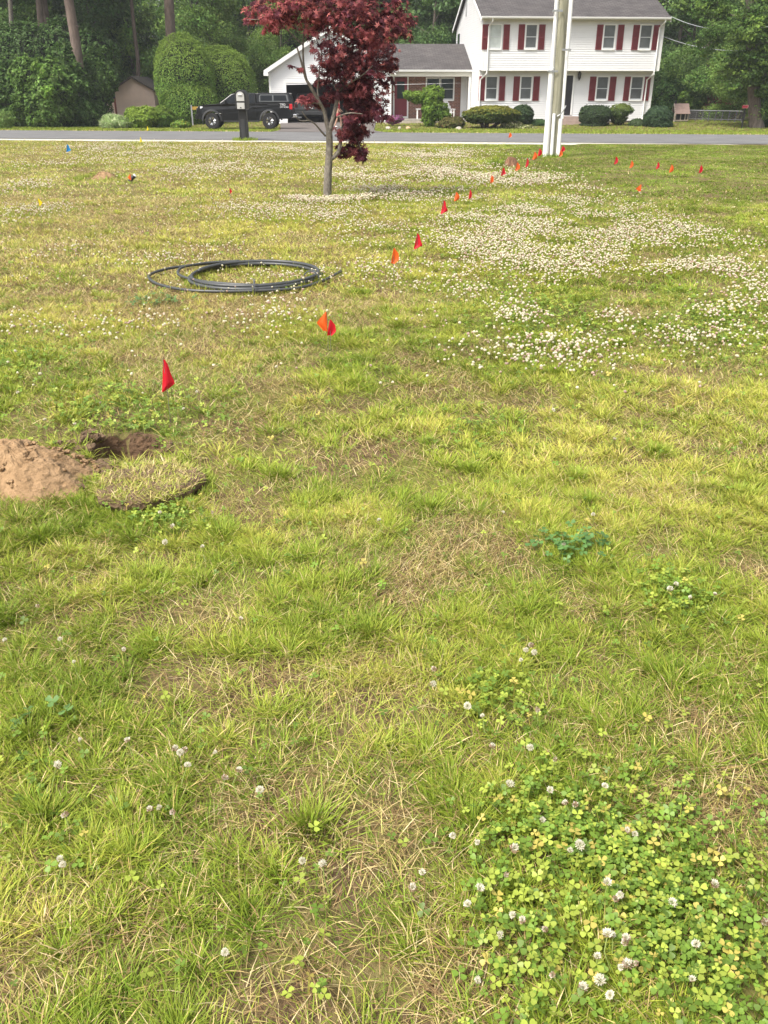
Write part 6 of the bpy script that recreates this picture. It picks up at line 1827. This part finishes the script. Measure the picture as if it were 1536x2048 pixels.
# ---- clover flower heads
def flower_mesh(seed, near=True):
    r = random.Random(seed); mb = MB(); cols = []
    R_ = 1.0
    if near:
        for i in range(46):
            f = (i + .5) / 46; ph = math.acos(1 - 1.75 * f); th = i * 2.39996
            d = Vector((math.sin(ph) * math.cos(th), math.sin(ph) * math.sin(th), math.cos(ph)))
            t = d.orthogonal().normalized(); b = d.cross(t)
            L = r.uniform(.85, 1.12); w_ = .20
            base = d * .25; mid = d * L * .72 + Vector((0, 0, .06)); tipp = d * L + Vector((0, 0, .16 + .05 * r.random()))
            n0 = len(mb.v)
            mb.add([base, mid + t * w_, tipp, mid - t * w_, mid + b * w_ * .9], [(0, 1, 2, 3), (0, 1, 2, 4)])
            pk = f > r.uniform(.62, .95)
            if seed == 3: pk = f > .35
            if seed == 4: pk = r.random() < .8
            c = (.40, .25, .16) if pk and r.random() < .6 else ((.70, .55, .48) if pk else (.90, .86, .76))
            c2 = tuple(q_ * .9 for q_ in c); cols += [(.6, .58, .42), c, c, c, c2]
    return mb, cols
acc = Acc()
def heads_far(x, y, r, zl, col):
    n = len(x); z0 = gz(x, y); ctr = np.stack([x, y, z0 + zl], 1)
    d = []
    for (a, e) in [(i * 1.2566, -.25) for i in range(5)] + [(i * 1.2566 + .628, .55) for i in range(5)]:
        d.append((math.cos(a) * math.cos(e), math.sin(a) * math.cos(e), math.sin(e)))
    d = [(0, 0, -.75)] + d + [(0, 0, 1.0)]
    d = np.array(d)
    jit = 1 + rng.uniform(-.2, .2, (n, 12, 1))
    V = (ctr[:, None] + d[None] * r[:, None, None] * jit).reshape(-1, 3)
    fs = []
    for i in range(5):
        j = (i + 1) % 5
        fs += [(0, 1 + j, 1 + i), (1 + i, 1 + j, 6 + i), (6 + i, 1 + j, 6 + j), (6 + i, 6 + j, 11)]
    T = ((np.arange(n) * 12)[:, None, None] + np.array(fs)[None]).reshape(-1, 3)
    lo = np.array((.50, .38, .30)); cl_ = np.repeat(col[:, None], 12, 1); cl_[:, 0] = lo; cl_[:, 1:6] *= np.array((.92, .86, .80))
    acc.add(V, None, T, cl_.reshape(-1, 3))
    s_ = .0011 + .00012 * y
    foot = np.stack([x + rng.normal(0, .012, n), y + rng.normal(0, .012, n), z0], 1)
    o_ = np.stack([s_, 0 * s_, 0 * s_], 1)
    V = np.stack([foot - o_, foot + o_, ctr + o_ * .7, ctr - o_ * .7], 1).reshape(-1, 3)
    acc.add(V, np.arange(n * 4).reshape(n, 4), None, np.repeat(green(n, np.full(n, .7)), 4, 0))
def fcol(n):
    c = np.array((.82, .78, .62))[None] * rng.uniform(.85, 1.05, (n, 1))
    k = rng.random(n) < .22; c[k] = np.array((.62, .47, .40)) * rng.uniform(.85, 1.1, (k.sum(), 1)); return c
for (y0, y1, dn, r0, r1) in ((4.3, 8, 800, .0065, .0115), (8, 14, 900, .007, .012), (14, 31, 480, .010, .0165)):
    x, y = lawn_points(y0, y1, dn, lambda a, b: f_flow(a, b) + .006 * (1 - f_mown(a, b))); n = len(x)
    heads_far(x, y, rng.uniform(r0, r1, n), rng.uniform(.05, .105, n), fcol(n))
    print('flowers', n)
n = 420; a = rng.uniform(3.0, 6.6, n); r_ = rng.normal(.46, .08, n)      # ring of bloom round the foot of the maple
heads_far(MA[0] + .1 + r_ * 1.25 * np.cos(a), MA[1] - .1 + r_ * np.sin(a), rng.uniform(.011, .017, n), rng.uniform(.05, .1, n), fcol(n))
tag(acc.build('clover_blossom', M_FLOWER), 'drifts of white clover blossom across the lawn', 'clover blossom', kind='stuff')
# the nearest heads stand one by one
FM = []
for sd in range(5):
    mb, cols = flower_mesh(sd)
    me = mb.mesh('clover_flower'); a = me.attributes.new('Col', 'FLOAT_COLOR', 'POINT')
    a.data.foreach_set('color', np.concatenate([np.array(cols, np.float32), np.ones((len(cols), 1), np.float32)], 1).ravel())
    me.materials.append(M_FLOWER); FM.append(me)
SM = []
for sd in range(4):
    r = random.Random(sd); mb = MB(); mb.tube([(r.uniform(-.02, .02), r.uniform(-.02, .02), -.085), (r.uniform(-.006, .006), r.uniform(-.006, .006), -.04), (0, 0, -.004)], .0013, 5)
    me = mb.mesh('stalk'); me.materials.append(mat('flower_stalk_%d' % sd, (.20, .25, .06), .6)) if sd == 0 else me.materials.append(SM[0].materials[0]); SM.append(me)
NEARF = [(1352, 1168), (1340, 1178), (1380, 1195), (1430, 1188), (1062, 1290), (1052, 1300), (1068, 1305), (1042, 1320), (482, 1237), (868, 1338), (866, 1368), (935, 1412), (965, 1432), (985, 1492), (1110, 1520), (1085, 1640), (1020, 1568), (1100, 1580), (1130, 1605), (1150, 1610), (1210, 1572), (905, 1672), (955, 1685), (1028, 1697), (1012, 1750), (960, 1776), (935, 1808), (1025, 1830), (1045, 1840), (1090, 1858), (1000, 1870), (1160, 1690), (1270, 1668), (1255, 1660), (1232, 1798), (1240, 1790), (1215, 1868), (1225, 1870), (1252, 1875), (1250, 1885), (1195, 1912), (1200, 1960), (1242, 1935), (1255, 1928), (1272, 1926), (1220, 1990), (1392, 1888), (1385, 1958), (1430, 1768), (1530, 1845), (1345, 1805), (1215, 1765), (1140, 1700), (350, 1497), (370, 1500), (375, 1530), (360, 1505), (430, 1505), (478, 1540), (450, 1555), (520, 1580), (115, 1530), (160, 1480), (255, 1480), (130, 1630), (120, 1718), (125, 1730), (318, 1615), (300, 1618), (345, 1625), (605, 1722), (645, 1728), (845, 1745), (825, 1775), (75, 1212), (10, 1280), (120, 1278), (148, 1324), (248, 1299), (425, 1025), (320, 1025), (330, 1085), (405, 1093), (345, 1052), (1075, 1420), (1060, 1495), (450, 1905), (955, 1960), (1165, 1975), (1105, 1950)]
rf = random.Random(9)
pts_f = []
for (px, py) in NEARF:
    zt_ = rf.uniform(.05, .085); p = at_z(px, py, zt_); pts_f.append((p[0], p[1], zt_ + g(p[0], p[1]) * 0, rf.uniform(.0075, .0112)))
x, y = lawn_points(2.6, 4.4, 24, lambda a, b: np.clip(f_flow(a, b) * 1.2 + .10, 0, 1))
for a, b in list(zip(x, y))[:190]: pts_f.append((a, b, rf.uniform(.05, .09) + g(a, b), rf.uniform(.007, .0108)))
for i, (fx, fy_, fz_, fr_) in enumerate(pts_f):
    o = bpy.data.objects.new('clover_flower', FM[i % 5]); COL.objects.link(o)
    o.location = (fx, fy_, fz_); fr_ *= (1.0, 1.12, .8, 1.0, .85)[i % 5]; o.scale = (fr_ * rf.uniform(.85, 1.1), fr_ * rf.uniform(.85, 1.1), fr_ * rf.uniform(.75, 1.1)); o.rotation_euler = (rf.uniform(-.45, .45), rf.uniform(-.45, .45), rf.uniform(0, 6.28))
    tag(o, 'white clover flower head on a thin stalk in the near lawn', 'flower', 'white clover flowers in the near lawn')
    s_ = bpy.data.objects.new('stalk', SM[i % 4]); COL.objects.link(s_); s_.parent = o
    s_.scale = (1 / fr_, 1 / fr_, 1 / fr_)
print('near flowers', len(pts_f))

# ---- pieces that are separate parts become objects of their own
def split_loose(o):
    me = o.data; nv = len(me.vertices)
    par = list(range(nv))
    def find(a):
        while par[a] != a: par[a] = par[par[a]]; a = par[a]
        return a
    polys = [tuple(p.vertices) for p in me.polygons]
    for p in polys:
        r0 = find(p[0])
        for q_ in p[1:]: par[find(q_)] = r0
    isl = {}
    for i, p in enumerate(polys): isl.setdefault(find(p[0]), []).append(i)
    if len(isl) < 2: return
    sm = me.polygons[0].use_smooth
    mods = [(m.width, m.segments) for m in o.modifiers if m.type == 'BEVEL']
    base = o.name.split('.')[0]
    for k_, ids in enumerate(isl.values()):
        ix = {}; vs = []; fs = []
        for i in ids:
            f = []
            for v_ in polys[i]:
                if v_ not in ix: ix[v_] = len(vs); vs.append(tuple(me.vertices[v_].co))
                f.append(ix[v_])
            fs.append(f)
        nm = bpy.data.meshes.new(base); nm.from_pydata(vs, [], fs); nm.update()
        for m in me.materials: nm.materials.append(m)
        if sm: nm.polygons.foreach_set('use_smooth', [True] * len(fs))
        if k_ == 0:
            o.data = nm; continue
        c_ = o.copy(); c_.data = nm; COL.objects.link(c_)
SPLIT = {'side_window', 'cap_window', 'strap', 'rake_board', 'cap_window_frame', 'door_seam', 'door_handle', 'wheel_flare', 'step_bar', 'eye', 'shoe', 'sleeve_cuff', 'coil_tie', 'corner_trim', 'front_step', 'storage_box', 'door_panel', 'corner_post', 'stone', 'tight_loops', 'loose_loop', 'pole', 'nose', 'finger', 'rail', 'bolt', 'sign_stripe'}
for o in list(COL.objects):
    if o.type == 'MESH' and o.name.split('.')[0] in SPLIT: split_loose(o)
# ---- the thin summer haze that greys the far trees
hz_me = MB().box(-155, -35, -1.8, 155, 225, 30).mesh('haze')
hz_o = link('haze', hz_me)
tag(hz_o, kind='stuff')
hm = bpy.data.materials.new('haze'); hm.use_nodes = True
ht = hm.node_tree; ht.nodes.remove(ht.nodes["Principled BSDF"])
pv = ht.nodes.new('ShaderNodeVolumePrincipled'); pv.inputs['Color'].default_value = (.9, .94, 1, 1); pv.inputs['Density'].default_value = .0005
ht.links.new(pv.outputs[0], ht.nodes["Material Output"].inputs['Volume'])
hz_me.materials.append(hm)
